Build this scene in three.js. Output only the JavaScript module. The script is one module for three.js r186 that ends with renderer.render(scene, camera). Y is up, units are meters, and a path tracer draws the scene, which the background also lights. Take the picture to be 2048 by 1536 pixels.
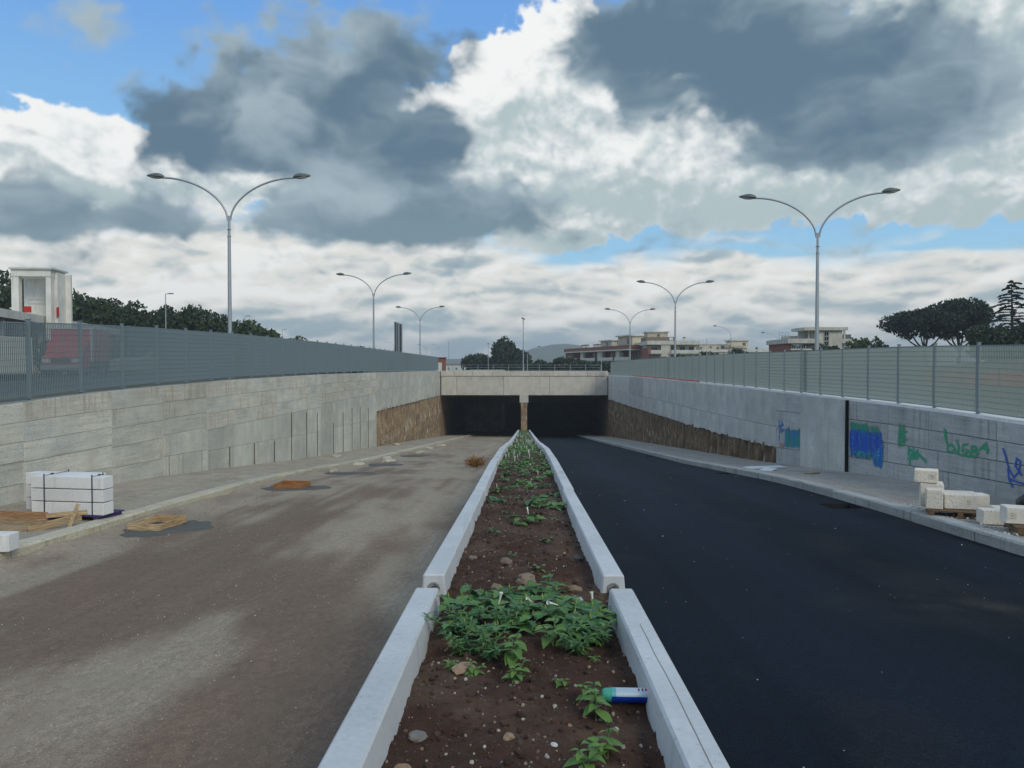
import * as THREE from 'three';
import { mergeGeometries } from 'three/addons/utils/BufferGeometryUtils.js';
import { RoundedBoxGeometry } from 'three/addons/geometries/RoundedBoxGeometry.js';

// ---------------------------------------------------------------- camera, sky, sun, exposure
// Eye level is y = 0, the road runs away from the camera along -z; d below is metres ahead of the camera.
const scene = new THREE.Scene();
const camera = new THREE.PerspectiveCamera(51.28, 4 / 3, 0.05, 20000);
camera.rotation.order = 'YXZ';
camera.rotation.set(-0.0231, 0.015, 0);
camera.updateMatrixWorld();
scene.add(camera);
const renderer = new THREE.WebGLRenderer({ antialias: true });
renderer.toneMapping = THREE.LinearToneMapping;
renderer.toneMappingExposure = 1.1;
renderer.shadowMap.enabled = true;

const sun = new THREE.DirectionalLight(new THREE.Color(1, 0.93, 0.76), 1.3);
sun.position.set(60, 70, 45);
sun.target.position.set(0, -3, -40);
sun.castShadow = true;
sun.shadow.radius = 40;
sun.shadow.mapSize.set(2048, 2048);
Object.assign(sun.shadow.camera, { left: -90, right: 90, top: 90, bottom: -90, near: 1, far: 400 });
scene.add(sun, sun.target);

// fast tabulated noise
function mulberry(a) { return () => { a |= 0; a = a + 0x6D2B79F5 | 0; let t = Math.imul(a ^ a >>> 15, 1 | a); t = t + Math.imul(t ^ t >>> 7, 61 | t) ^ t; return ((t ^ t >>> 14) >>> 0) / 4294967296; }; }
const lattice = new Float32Array(65536); { const r = mulberry(77); for (let i = 0; i < 65536; i++) lattice[i] = r(); }
function noise(x, y) {
  const xi = Math.floor(x), yi = Math.floor(y); let u = x - xi, v = y - yi;
  u = u * u * (3 - 2 * u); v = v * v * (3 - 2 * v);
  const x0 = xi & 255, x1 = (xi + 1) & 255, y0 = (yi & 255) << 8, y1 = ((yi + 1) & 255) << 8;
  const a = lattice[y0 | x0], b = lattice[y0 | x1], c = lattice[y1 | x0], d = lattice[y1 | x1];
  return a + (b - a) * u + (c - a) * v + (a - b - c + d) * u * v;
}
function fbm(x, y, o = 5) { let s = 0, a = 0.5, n = 0; for (let i = 0; i < o; i++) { s += a * noise(x, y); n += a; x = x * 2.03 + 17.3; y = y * 2.03 + 9.1; a *= 0.5; } return s / n; }
const sstep = (a, b, x) => { if (a > b) return 1 - sstep(b, a, x); x = Math.min(1, Math.max(0, (x - a) / (b - a))); return x * x * (3 - 2 * x); };
const lerp = (a, b, t) => a + (b - a) * t, clamp = (x, a = 0, b = 1) => Math.min(b, Math.max(a, x));
const lin = (c) => (c <= 10.3 ? c / 255 / 12.92 : ((c / 255 + 0.055) / 1.055) ** 2.4);
const RGB = (r, g, b) => [lin(r), lin(g), lin(b)];

{ // broken cumulus and grey stratocumulus, by direction: azimuth and elevation in degrees
  // octaves turned against each other so that no grid shows
  const cloudNoise = (x0, y0, o = 5) => { let s = 0, a = 0.5, n = 0, x = x0 * 0.87 - y0 * 0.5, y = x0 * 0.5 + y0 * 0.87; for (let i = 0; i < o; i++) { s += a * noise(x, y); n += a; const t = x; x = (x * 0.8 - y * 0.6) * 2.03 + 17.3; y = (t * 0.6 + y * 0.8) * 2.03 + 9.1; a *= 0.5; } return s / n; };
  const W = 4096, H = 2048, data = new Float32Array(W * H * 4);
  const white = [[0.4, 18.7, 3.9, 3.9], [-2.1, 19.2, 2.5, 2.9], [2.9, 21.5, 2.1, 3.9], [-3.5, 17, 4.3, 2.5], [-6, 17, 2.1, 1.8], [5.4, 16, 7.1, 3.9], [12.4, 14.7, 7.5, 4.2], [-1.7, 14.4, 7.2, 2.9], [3.6, 11.7, 9.3, 2.1], [15.8, 10.6, 5, 1.3], [-30.6, 13, 3.2, 2.2], [-25.1, 12.5, 4.4, 2.6], [-19.5, 12.3, 5.1, 2], [-31.7, 12, 3.1, 2.7], [-27.9, 10.4, 3.4, 1.3], [-15.6, 12.9, 1.3, 1.4], [-10.6, 12.2, 1, 0.9], [28, 9.7, 4.5, 1.2], [1.9, 8.9, 3.6, 0.9], [19.7, 13.3, 9.5, 2.7], [26.6, 12.6, 7.2, 2.2], [-38, 13, 4, 3], [38, 11, 5, 2.5], [29, 20.5, 5, 3.6], [33, 17, 5, 3.4], [25, 23.5, 5, 2.6]];
  const dark = [[-12.3, 19.5, 4.1, 3.5], [-17, 17.9, 5.6, 3.8], [-19.9, 15.5, 4.8, 2.4], [-22.7, 14.3, 2.7, 1.7], [-8.1, 21, 3.2, 2.1], [-14.3, 15.6, 7.4, 2.1], [-10.2, 13.9, 4.9, 3.2], [-6.7, 15, 2.5, 2.1], [-6.7, 11.6, 6.7, 2.1], [-12.3, 9.7, 5.8, 1.2], [-4.2, 9.9, 6.1, 1.4], [-15, 10, 2.7, 1.6], [-31.7, 10, 2.3, 1.5], [-28.5, 9.1, 5.5, 1.2], [-24.2, 9.7, 2.7, 1.2], [-32.7, 8.7, 3, 1.2], [7.9, 22.3, 4.9, 3.2], [6.1, 21.1, 2.8, 2.1], [14.1, 20, 3.7, 3.1], [17.7, 21.2, 5.8, 3.8], [19, 16.8, 5.4, 3], [24.6, 18.6, 5.2, 3.6], [28.6, 17.2, 3.2, 2.6], [17.7, 14.1, 3.9, 1.1], [22.2, 14, 4.6, 1.5], [26.6, 15, 6.3, 1.9], [15.8, 22, 4, 3.1], [8.6, 17.8, 2.1, 1.6], [-28.8, 20.8, 2.5, 1.6], [-38, 9.5, 5, 1.6], [14, 27, 7, 4]];
  const field = (list, a, e) => { let s = 0; for (const [ca, ce, ra, re] of list) { const x = (a - ca) / ra, y = (e - ce) / re, q = x * x + y * y; if (q < 4) { const f = 1 - q / 4; s += 0.75 * f * f * f; } } return s; };
  const HI = RGB(104, 156, 220), MID = RGB(136, 186, 229), LOW = RGB(158, 204, 228), HOR = RGB(150, 172, 188), DK = RGB(92, 117, 136), DL = RGB(160, 178, 187), WG = RGB(174, 190, 194), WW = [0.86, 0.87, 0.86], CRM = RGB(224, 224, 219);
  const put = (o, x, c) => { data[o] = x[0]; data[o + 1] = x[1]; data[o + 2] = x[2]; data[o + 3] = 1; };
  const mix3 = (a, b, t) => [a[0] + (b[0] - a[0]) * t, a[1] + (b[1] - a[1]) * t, a[2] + (b[2] - a[2]) * t];
  const puff = (x0, y0, o) => { let v = 0, k = 0.5, n = 0, x = x0 * 0.82 - y0 * 0.57, y = x0 * 0.57 + y0 * 0.82; for (let i = 0; i < o; i++) { const q = 1 - Math.abs(2 * noise(x, y) - 1); v += k * q * q; n += k; const t = x; x = (x * 0.8 - y * 0.6) * 2.07 + 11.7; y = (t * 0.6 + y * 0.8) * 2.07 + 5.3; k *= 0.52; } return v / n; };
  const skyAt = (a, e, fine) => {
    const el = Math.max(e, 0), oct = fine ? 6 : 4;
    let c = el > 12 ? mix3(MID, HI, sstep(12, 26, el)) : mix3(LOW, MID, sstep(5, 12, el));
    const wx = (cloudNoise(a * 0.2 + 3, el * 0.26 + 7, 4) - 0.5) * 6, wy = (cloudNoise(a * 0.2 + 41, el * 0.26 + 5, 4) - 0.5) * 4;
    const inView = (1 - sstep(36, 48, Math.abs(a))) * (1 - sstep(25, 31, el));
    const roll = cloudNoise(a * 0.05 + 91, el * 0.1 + 3, 3), roll2 = cloudNoise(a * 0.06 + 11, el * 0.09 + 63, 3), tone = cloudNoise(a * 0.16 + wx * 0.2 + 3, el * 0.3 + wy * 0.2 + 8, oct);
    // thickness of the sunlit cumulus: heaped puffs on placed cells
    const heap = (p, q, o) => { const f = lerp(sstep(0.42, 0.62, roll) * 0.8, field(white, p + wx * 0.22, q + wy * 0.22), inView); return f * 1.3 + ((puff(p * 0.3 + 3, q * 0.42 + 1, o) - 0.42) * 1.1 + (puff(p * 1.0 + 7, q * 1.3, 4) - 0.42) * 0.4) * (0.3 + 0.7 * sstep(0, 0.45, f)) - 0.36; };
    const w = heap(a, el, oct), cw = sstep(0.0, 0.17, w);
    if (cw > 0) {
      const away = heap(a + 0.55, el - 0.75, oct), away2 = heap(a + 1.7, el - 2.1, 4);
      const lit = 0.62 + (away - w) * 0.9 + (away2 - w) * 0.35 + (tone - 0.5) * 0.7 + (1 - sstep(0.1, 0.7, w)) * 0.12 - sstep(3, 15, a) * 0.16 - sstep(18, 26, a) * sstep(15, 19, el) * 0.55 - sstep(15, 11, el) * sstep(-8, -2, a) * 0.2 + sstep(10, 24, -a) * 0.22;
      c = mix3(c, mix3(WG, WW, sstep(-0.4, 1.25, lit + (cloudNoise(a * 0.9 + 2, el * 1.2, 4) - 0.5) * 0.6)), cw);
    }
    // far low cloud bank, layered by perspective
    const west = sstep(4, -3, a), lowM = 1 - sstep(6.6 + west * 2.2, 9.0 + west * 2.6, el + (cloudNoise(a * 0.16 + 5, 3, 4) - 0.5) * 4.5);
    if (lowM > 0) {
      const bank = (p, q) => cloudNoise(p * 0.13 + wx * 0.1 + 20, q * 0.5 + wy * 0.1 + 30, oct) * 0.6 + puff(p * 0.17 + wx * 0.08 + 4, q * 0.6 + wy * 0.08 + 2, oct) * 0.4;
      const q = bank(a, el), q2 = bank(a + 0.5, el - 0.4), q3 = bank(a + 1.4, el - 1.1);
      const g = 0.52 + (q - 0.46) * 1.3 + (q - q2) * 1.4 + (q - q3) * 0.5 + sstep(3, 6.5, el) * 0.2 + sstep(6, 20, -a) * 0.1;
      let lowC = mix3(RGB(158, 176, 184), CRM, sstep(0.15, 0.8, g)); lowC = mix3(lowC, WW, sstep(0.75, 1.1, g) * 0.75);
      const open = sstep(0.36, 0.5, cloudNoise(a * 0.12 + 70, el * 0.8 + 10, 4) + 0.2 * (1 - sstep(4.8, 7.6, el)) + 0.3 * west);
      c = mix3(c, lowC, lowM * lerp(1, open, sstep(5, 7.5, el) * (1 - west * 0.8)));
    }
    // grey cloud in shade, nearer and softer, darkest at its flat base
    const mass = (p, q) => lerp(sstep(0.44, 0.66, roll2) * 0.9, field(dark, p + wx * 0.34, q + wy * 0.34), inView);
    const m0 = mass(a, el), k = m0 * 1.1 + (cloudNoise(a * 0.6 + wx * 0.4, el * 0.9 + wy * 0.4, oct) - 0.5) * 1.15 + (puff(a * 0.24 + 8, el * 0.34 + 4, oct) - 0.42) * 0.6 - 0.24;
    const ck = sstep(-0.14, 0.62, k);
    if (ck > 0) {
      const base = clamp(0.5 + (mass(a, el + 1.8) - mass(a, el - 1.8)) * 0.3), t = cloudNoise(a * 0.13 + wx * 0.15 + 33, el * 0.24 + wy * 0.15 + 12, oct);
      c = mix3(c, mix3(DL, mix3(DK, RGB(114, 137, 150), sstep(13, 9.8, el)), sstep(0.05, 1.0, 0.12 + base * 0.5 + k * 0.2 + (t - 0.5) * 2.1 - sstep(17, 22, el) * sstep(4, -2, a) * 0.3)), ck);
    }
    // air towards the horizon
    c = mix3(c, HOR, (1 - sstep(0, 4, el)) * 0.45);
    return c;
  };
  const coarse = new Map();
  for (let j = 0; j < H; j++) {
    const e = ((j + 0.5) / H - 0.5) * 180;
    if (e < -1) { const g = RGB(104, 102, 94); for (let i = 0; i < W; i++) put((j * W + i) * 4, null || g); continue; }
    for (let i = 0; i < W; i++) {
      let a = ((i + 0.5) / W - 0.25) * 360; if (a > 180) a -= 360;
      const o = (j * W + i) * 4;
      if (Math.abs(a) < 42 && e < 31) put(o, skyAt(a, e, true));
      else { // same sky, sampled on a coarser grid
        const ci = i >> 3, cj = j >> 3, key = cj * 512 + ci; let c = coarse.get(key);
        if (!c) { let ca = ((ci * 8 + 4) / W - 0.25) * 360; if (ca > 180) ca -= 360; c = skyAt(ca, ((cj * 8 + 4) / H - 0.5) * 180, false); coarse.set(key, c); }
        put(o, c);
      }
    }
  }
  const t = new THREE.DataTexture(data, W, H, THREE.RGBAFormat, THREE.FloatType);
  t.mapping = THREE.EquirectangularReflectionMapping; t.magFilter = THREE.LinearFilter; t.minFilter = THREE.LinearFilter; t.colorSpace = THREE.LinearSRGBColorSpace; t.needsUpdate = true;
  scene.background = t; scene.environment = t;
}

// ---------------------------------------------------------------- helpers
const V = (x, y, d) => new THREE.Vector3(x, y, -d);
const taken = new Map();
function numbered(name) { const n = taken.get(name) ?? 0; taken.set(name, n + 1); return n ? `${name}_${String(n).padStart(3, '0')}` : name; }
function tag(o, label, category, group) { o.userData = { label, category }; if (group) o.userData.group = group; return o; }
function thing(name, label, category, pos, turn = 0, group) {
  const o = new THREE.Group(); o.name = numbered(name); scene.add(o);
  if (pos) o.position.copy(pos); o.rotation.y = turn;
  return tag(o, label, category, group);
}
const flat = (g) => { let q = g.index ? g.toNonIndexed() : g; for (const k of Object.keys(q.attributes)) if (!['position', 'normal', 'uv'].includes(k)) q.deleteAttribute(k); return q; };
const join = (list) => { const l = list.map(flat); return l.length === 1 ? l[0] : mergeGeometries(l); };
// texture coordinates in metres, by the axis each face points along
function metric(g, s = 1, ox = 0, oy = 0) {
  g = flat(g); const p = g.attributes.position, n = g.attributes.normal, uv = new Float32Array(p.count * 2);
  for (let i = 0; i < p.count; i += 3) {
    let nx = 0, ny = 0, nz = 0; for (let k = 0; k < 3; k++) { nx += n.getX(i + k); ny += n.getY(i + k); nz += n.getZ(i + k); }
    nx = Math.abs(nx); ny = Math.abs(ny); nz = Math.abs(nz);
    for (let k = 0; k < 3; k++) {
      const x = p.getX(i + k), y = p.getY(i + k), z = p.getZ(i + k);
      const [u, v] = ny >= nx && ny >= nz ? [x, z] : nx >= nz ? [z, y] : [x, y];
      uv[(i + k) * 2] = u * s + ox; uv[(i + k) * 2 + 1] = v * s + oy;
    }
  }
  g.setAttribute('uv', new THREE.BufferAttribute(uv, 2)); return g;
}
function part(name, geo, m, parent, label) { const o = new THREE.Mesh(Array.isArray(geo) ? join(geo) : geo, m); o.name = name; parent.add(o); if (label) o.userData.label = label; return o; }
function solo(name, geo, m, label, category, group) { const o = part(numbered(name), geo, m, scene); return tag(o, label, category, group); }
function structure(name, geo, m, parent = scene) { const o = part(parent === scene ? numbered(name) : name, geo, m, parent); if (parent === scene) o.userData.kind = 'structure'; return o; }
const box = (w, h, l, x = 0, y = 0, z = 0) => new THREE.BoxGeometry(w, h, l).translate(x, y, z);
const rbox = (w, h, l, r, x = 0, y = 0, z = 0) => new RoundedBoxGeometry(w, h, l, 1, r).translate(x, y, z);
const cyl = (r0, r1, h, seg, x = 0, y = 0, z = 0) => new THREE.CylinderGeometry(r1, r0, h, seg).translate(x, y + h / 2, z);
const tube = (pts, r, seg = 12, rad = 6) => new THREE.TubeGeometry(new THREE.CatmullRomCurve3(pts), seg, r, rad);
function bar(a, b, w, h = w) { const l = a.distanceTo(b), g = new THREE.BoxGeometry(w, h, l); g.applyMatrix4(new THREE.Matrix4().lookAt(a, b, new THREE.Vector3(0, 1, 0.001)).setPosition(a.clone().add(b).multiplyScalar(0.5))); return g; }
const sharp = (g) => { g = flat(g); g.computeVertexNormals(); return g; };
const along = (table, d) => { if (d <= table[0][0]) return table[0][1]; for (let i = 1; i < table.length; i++) if (d <= table[i][0]) { const [a, p] = table[i - 1], [b, q] = table[i]; return lerp(p, q, (d - a) / (b - a)); } return table[table.length - 1][1]; };

// levels measured along the cutting
const roadTable = [[-60, -1.0], [-20, -1.8], [0, -2.28], [2.7, -2.37], [5.2, -2.45], [11.5, -2.78], [17.3, -3.03], [23, -3.36], [29, -3.85], [36.6, -4.48], [60, -6.15], [100, -9.0], [140, -11.8], [180, -13.8], [230, -14.6], [320, -14.8]];
const road = (d) => (along(roadTable, d - 1.5) + along(roadTable, d) * 2 + along(roadTable, d + 1.5)) / 4;
const topL = (d) => along([[-60, -1.2], [10, -0.95], [16, -0.8], [18, -0.71], [20, -0.655], [22.5, -0.6], [26, -0.56], [29, -0.51], [41, -0.46], [58, -0.49], [100, -0.66], [140, -0.9]], d);
const topR = (d) => along([[-60, -1.5], [10, -1.33], [16.5, -1.25], [20, -1.18], [24, -1.13], [30, -1.12], [40, -1.07], [60, -1.07], [80, -1.12], [100, -1.28], [140, -1.3]], d);
const WALL = 10.5, KERB_L = 7.15, KERB_R = 7.3, PORTAL = 100;
function groundY(x, d) {
  const s = sstep(-13, 13, x); let h = lerp(topL(d), topR(d), s) - 0.06;
  h = lerp(h, -1.0, sstep(100, 130, d));
  if (x > 12) h += 2.6 * sstep(30, 58, x) * (1 - sstep(70, 130, d)) + (fbm(x * 0.12, d * 0.12, 3) - 0.5) * 0.5 * sstep(13, 20, x) * (1 - sstep(80, 110, d));
  return h - sstep(110, 260, d) * 5 * (1 - sstep(2500, 4000, d));
}

// ---------------------------------------------------------------- textures and materials
function texture(size, fn, srgb = true, height = size) {
  const a = new Uint8Array(size * height * 4);
  for (let j = 0; j < height; j++) for (let i = 0; i < size; i++) { const c = fn(i / size, j / height, i, j), o = (j * size + i) * 4; a[o] = clamp(c[0], 0, 255); a[o + 1] = clamp(c[1], 0, 255); a[o + 2] = clamp(c[2], 0, 255); a[o + 3] = c.length > 3 ? clamp(c[3], 0, 255) : 255; }
  const t = new THREE.DataTexture(a, size, height); t.wrapS = t.wrapT = THREE.RepeatWrapping; t.magFilter = THREE.LinearFilter; t.minFilter = THREE.LinearMipmapLinearFilter; t.generateMipmaps = true;
  if (srgb) t.colorSpace = THREE.SRGBColorSpace; t.needsUpdate = true; return t;
}
// seamless noise: blends the field with itself one period away
const seam = (f) => (u, v) => { const a = f(u, v), b = f(u - 1, v), c = f(u, v - 1), d = f(u - 1, v - 1); const x = sstep(0.75, 1, u), y = sstep(0.75, 1, v); return lerp(lerp(a, b, x), lerp(c, d, x), y); };
const mat = (o) => new THREE.MeshStandardMaterial({ roughness: 0.85, metalness: 0, ...o });
const C = (r, g, b) => new THREE.Color().setRGB(r, g, b);

// cast concrete, one tile = 4 m: board marks along the pour, blotches, drip stains, pores
function concrete(seed, base, board, stain, warm) {
  const big = seam((u, v) => fbm(u * 5 + seed, v * 5 + seed, 5)), streak = seam((u, v) => fbm(u * 5 + seed * 2, v * 60 + seed, 3)), drip = seam((u, v) => fbm(u * 46 + seed * 3, v * 3 + seed, 4)), mask = seam((u, v) => fbm(u * 3 + seed * 7, v * 3, 3)), fine = seam((u, v) => fbm(u * 190 + seed, v * 190, 2));
  const ht = new Float32Array(1024 * 1024);
  const map = texture(1024, (u, v, i, j) => {
    const boardEdge = board ? (((v * 32) % 1) < 0.07 ? noise(Math.floor(v * 32) * 7.3 + seed, u * 9) : 0) : 0;
    const tone = board ? (noise(Math.floor(v * 32) * 3.7 + seed, Math.floor(u * 3 + 0.37 * Math.floor(v * 32)) * 5.1) - 0.5) * 0.035 * board : 0;
    const d = sstep(0.48, 0.9, drip(u, v)) * sstep(0.45, 0.7, mask(u, v)) * stain, f = fine(u, v);
    const pore = f < 0.2 ? 0.16 : 0;
    const k = 1 + (big(u, v) - 0.5) * 0.24 + (streak(u, v) - 0.5) * 0.1 * (0.4 + board) + tone - boardEdge * 0.1 * board - d * 0.3 - pore + (f - 0.5) * 0.16;
    ht[j * 1024 + i] = 0.5 + (f - 0.5) * 0.5 + (streak(u, v) - 0.5) * 0.5 * board - boardEdge * 0.3 - pore;
    const w = warm * (mask(u, v) - 0.3);
    return [base[0] * k * (1 + w * 0.08), base[1] * k, base[2] * k * (1 - w * 0.12)];
  });
  const bump = texture(1024, (u, v, i, j) => { const x = ht[j * 1024 + i] * 255; return [x, x, x]; }, false);
  return { map, bumpMap: bump, bumpScale: 0.004, roughness: 0.92 };
}
function smoothCast(seed, base) { // machine-made concrete: faint blotches and sparse pin holes
  const big = seam((u, v) => fbm(u * 6 + seed, v * 6, 5)), fine = seam((u, v) => fbm(u * 210 + seed, v * 210, 2)), run = seam((u, v) => fbm(u * 40 + seed, v * 4, 4));
  const map = texture(1024, (u, v) => { const f = fine(u, v), k = 0.98 + (big(u, v) - 0.5) * 0.16 + (f - 0.5) * 0.07 - (f < 0.14 ? 0.1 : 0) - sstep(0.6, 0.8, run(u, v)) * 0.07; return base.map((c) => c * k); });
  const bump = texture(512, (u, v) => { const x = fine(u, v) * 200; return [x, x, x]; }, false);
  return { map, bumpMap: bump, bumpScale: 0.001, roughness: 0.85 };
}
const conWarm = concrete(11, [203, 201, 190], 1, 0.6, 0.8), conCool = concrete(53, [184, 188, 189], 0.9, 0.8, 0.2), conFlat = concrete(91, [196, 198, 197], 0, 0.35, 0.4);
const M = {};
// darker and lighter pours of the same concrete
M.pourL = [1, 0.92, 1.06, 0.86].map((k) => mat({ ...conWarm, color: C(k * 0.98, k * 0.98, k) }));
M.castL = [1.04, 0.97, 1.1, 0.88].map((k) => mat({ ...conFlat, color: C(k * 1.0, k * 0.97, k * 0.89) }));
M.pourR = [1, 0.92, 1.05, 0.86].map((k) => mat({ ...conCool, color: C(k * 0.98, k * 0.98, k * 0.98) }));
M.castR = [1, 0.95, 1.05].map((k) => mat({ ...conFlat, color: C(k * 0.96, k * 0.97, k * 0.98) }));
M.core = mat({ ...conCool, color: C(0.72, 0.71, 0.67) });
{ const w = smoothCast(207, [204, 198, 187]); M.fascia = [1, 0.95, 1.03].map((k) => mat({ ...w, color: C(k, k, k) })); }
M.barrier = mat({ ...smoothCast(131, [206, 209, 211]), bumpScale: 0.0012 });
M.kerb = [1, 0.9, 1.07].map((k) => mat({ ...conWarm, color: C(k * 0.84, k * 0.8, k * 0.72), bumpScale: 0.002 }));
M.kerbCool = [1, 0.92, 1.05].map((k) => mat({ ...conCool, color: C(k * 0.84, k * 0.82, k * 0.78), bumpScale: 0.002 }));
{ const w = smoothCast(171, [232, 231, 230]); M.whiteStone = [1, 0.94, 1.02].map((k) => mat({ ...w, color: C(k, k, k), bumpScale: 0.001 })); }
M.block = mat({ ...concrete(171, [224, 220, 212], 0, 0.3, 0.9), bumpScale: 0.001 });
{ // pile wall: earth-stained concrete with pale runs
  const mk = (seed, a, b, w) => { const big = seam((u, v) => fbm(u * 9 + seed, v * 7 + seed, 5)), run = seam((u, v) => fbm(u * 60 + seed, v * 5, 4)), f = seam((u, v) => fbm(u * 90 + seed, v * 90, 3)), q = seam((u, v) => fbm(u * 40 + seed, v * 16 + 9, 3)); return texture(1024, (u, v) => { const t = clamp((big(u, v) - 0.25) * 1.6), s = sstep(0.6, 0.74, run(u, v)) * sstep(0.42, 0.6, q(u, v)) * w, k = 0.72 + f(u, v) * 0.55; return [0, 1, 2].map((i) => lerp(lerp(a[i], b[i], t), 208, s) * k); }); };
  const bump = texture(512, (u, v) => { const x = seam((p, q) => fbm(p * 50, q * 34, 4))(u, v) * 255; return [x, x, x]; }, false);
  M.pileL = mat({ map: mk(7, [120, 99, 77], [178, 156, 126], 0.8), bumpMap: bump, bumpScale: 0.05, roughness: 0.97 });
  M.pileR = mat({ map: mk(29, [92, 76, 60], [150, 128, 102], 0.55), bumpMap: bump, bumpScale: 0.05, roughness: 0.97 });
}
{ // grain for dirt, asphalt, soil; vertex colours carry the large patches
  const f1 = seam((u, v) => fbm(u * 230, v * 230, 2)), f2 = seam((u, v) => fbm(u * 34 + 5, v * 34, 4)), f3 = seam((u, v) => fbm(u * 120 + 50, v * 120, 2)), f4 = seam((u, v) => fbm(u * 50 + 50, v * 14, 4));
  const g = new Float32Array(1024 * 1024);
  const dirt = texture(1024, (u, v, i, j) => { const a = f1(u, v), b = f2(u, v), p = f3(u, v); const peb = p > 0.76 ? 0.5 : 0, k = 0.88 + (a - 0.5) * 0.3 + (b - 0.5) * 0.16 + (f4(u, v) - 0.5) * 0.12 + peb * 0.45; g[j * 1024 + i] = a * 0.4 + b * 0.6 + peb; return [236 * k, 235 * k, 232 * k]; });
  const dirtB = texture(1024, (u, v, i, j) => { const x = g[j * 1024 + i] * 170; return [x, x, x]; }, false);
  M.dirt = mat({ map: dirt, bumpMap: dirtB, bumpScale: 0.0015, vertexColors: true, roughness: 0.96 });
  const asp = texture(1024, (u, v, i, j) => { const a = f1(u, v), p = f3(u, v), k = 0.8 + (a - 0.5) * 0.7 + (p > 0.72 ? 0.3 : 0) + (f2(u, v) - 0.5) * 0.2; g[j * 1024 + i] = a; return [225 * k, 228 * k, 235 * k]; });
  const aspB = texture(1024, (u, v, i, j) => { const x = g[j * 1024 + i] * 255; return [x, x, x]; }, false);
  M.asphalt = new THREE.MeshPhysicalMaterial({ map: asp, bumpMap: aspB, bumpScale: 0.004, vertexColors: true, roughness: 0.78, specularIntensity: 0.28, specularColor: C(0.7, 0.88, 1) });
  M.soil = mat({ map: dirt, bumpMap: dirtB, bumpScale: 0.012, vertexColors: true, roughness: 1 });
  M.pavement = mat({ map: dirt, bumpMap: dirtB, bumpScale: 0.002, vertexColors: true, roughness: 0.95 });
}
M.galv = mat({ color: C(0.30, 0.34, 0.37), metalness: 0.55, roughness: 0.5 });
M.pole = mat({ color: C(0.42, 0.46, 0.49), metalness: 0.5, roughness: 0.5 });
M.grate = mat({ color: C(0.22, 0.285, 0.315), metalness: 0.35, roughness: 0.6 });
M.grateR = mat({ color: C(0.26, 0.32, 0.325), metalness: 0.35, roughness: 0.6 });
M.post = mat({ color: C(0.24, 0.30, 0.33), metalness: 0.4, roughness: 0.55 });
M.lampHead = mat({ color: C(0.12, 0.14, 0.14), roughness: 0.5 });
M.lens = mat({ color: C(0.5, 0.52, 0.52), roughness: 0.25 });
M.steel = mat({ color: C(0.1, 0.095, 0.09), metalness: 0.6, roughness: 0.6 });
M.nearBlack = mat({ color: C(0.012, 0.012, 0.013), roughness: 0.9 });
M.dark = mat({ color: C(0.02, 0.02, 0.022), roughness: 0.8 });
M.strap = mat({ color: C(0.03, 0.04, 0.09), roughness: 0.5 });
M.purple = mat({ color: C(0.06, 0.035, 0.14), roughness: 0.7 });
const woodTex = texture(512, (u, v) => { const g = fbm(u * 4, v * 70 + fbm(u * 6, v * 6, 3) * 6, 4), k = 0.62 + g * 0.62; return [208 * k, 182 * k, 146 * k]; });
M.wood = [[0.95, 0.93, 0.88], [0.7, 0.68, 0.65], [0.72, 0.54, 0.46], [0.85, 0.76, 0.64]].map((c) => mat({ map: woodTex, color: C(...c), roughness: 0.9 }));
M.rustWood = mat({ map: woodTex, color: C(0.62, 0.36, 0.2), roughness: 0.9 });
M.mortar = mat({ color: C(0.115, 0.112, 0.1), bumpMap: M.dirt.bumpMap, bumpScale: 0.02, roughness: 0.9 });
M.rust = mat({ color: C(0.13, 0.1, 0.075), roughness: 0.85 });
// ---------------------------------------------------------------- ground, roads, pavements, soil
const smoothSpan = (from, to, near, nearTo, far) => { const r = []; let d = from; while (d < to - 1e-6) { r.push(d); d += d < nearTo ? near : far; } r.push(to); return r; };
function sheet(xs, ds, height, colour, uvScale, skip) {
  const pos = [], uv = [], col = [], idx = [];
  for (const d of ds) for (const x of xs) { pos.push(x, height(x, d), -d); uv.push(x * uvScale, d * uvScale); if (colour) col.push(...colour(x, d)); }
  for (let j = 0; j + 1 < ds.length; j++) for (let i = 0; i + 1 < xs.length; i++) {
    if (skip && skip((xs[i] + xs[i + 1]) / 2, (ds[j] + ds[j + 1]) / 2)) continue;
    const a = j * xs.length + i, b = a + 1, c = a + xs.length, e = c + 1; idx.push(a, b, c, b, e, c);
  }
  const g = new THREE.BufferGeometry(); g.setAttribute('position', new THREE.Float32BufferAttribute(pos, 3)); g.setAttribute('uv', new THREE.Float32BufferAttribute(uv, 2)); if (colour) g.setAttribute('color', new THREE.Float32BufferAttribute(col, 3)); g.setIndex(idx); g.computeVertexNormals(); return g;
}
const steps = (a, b, n) => Array.from({ length: n + 1 }, (_, i) => lerp(a, b, i / n));
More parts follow.
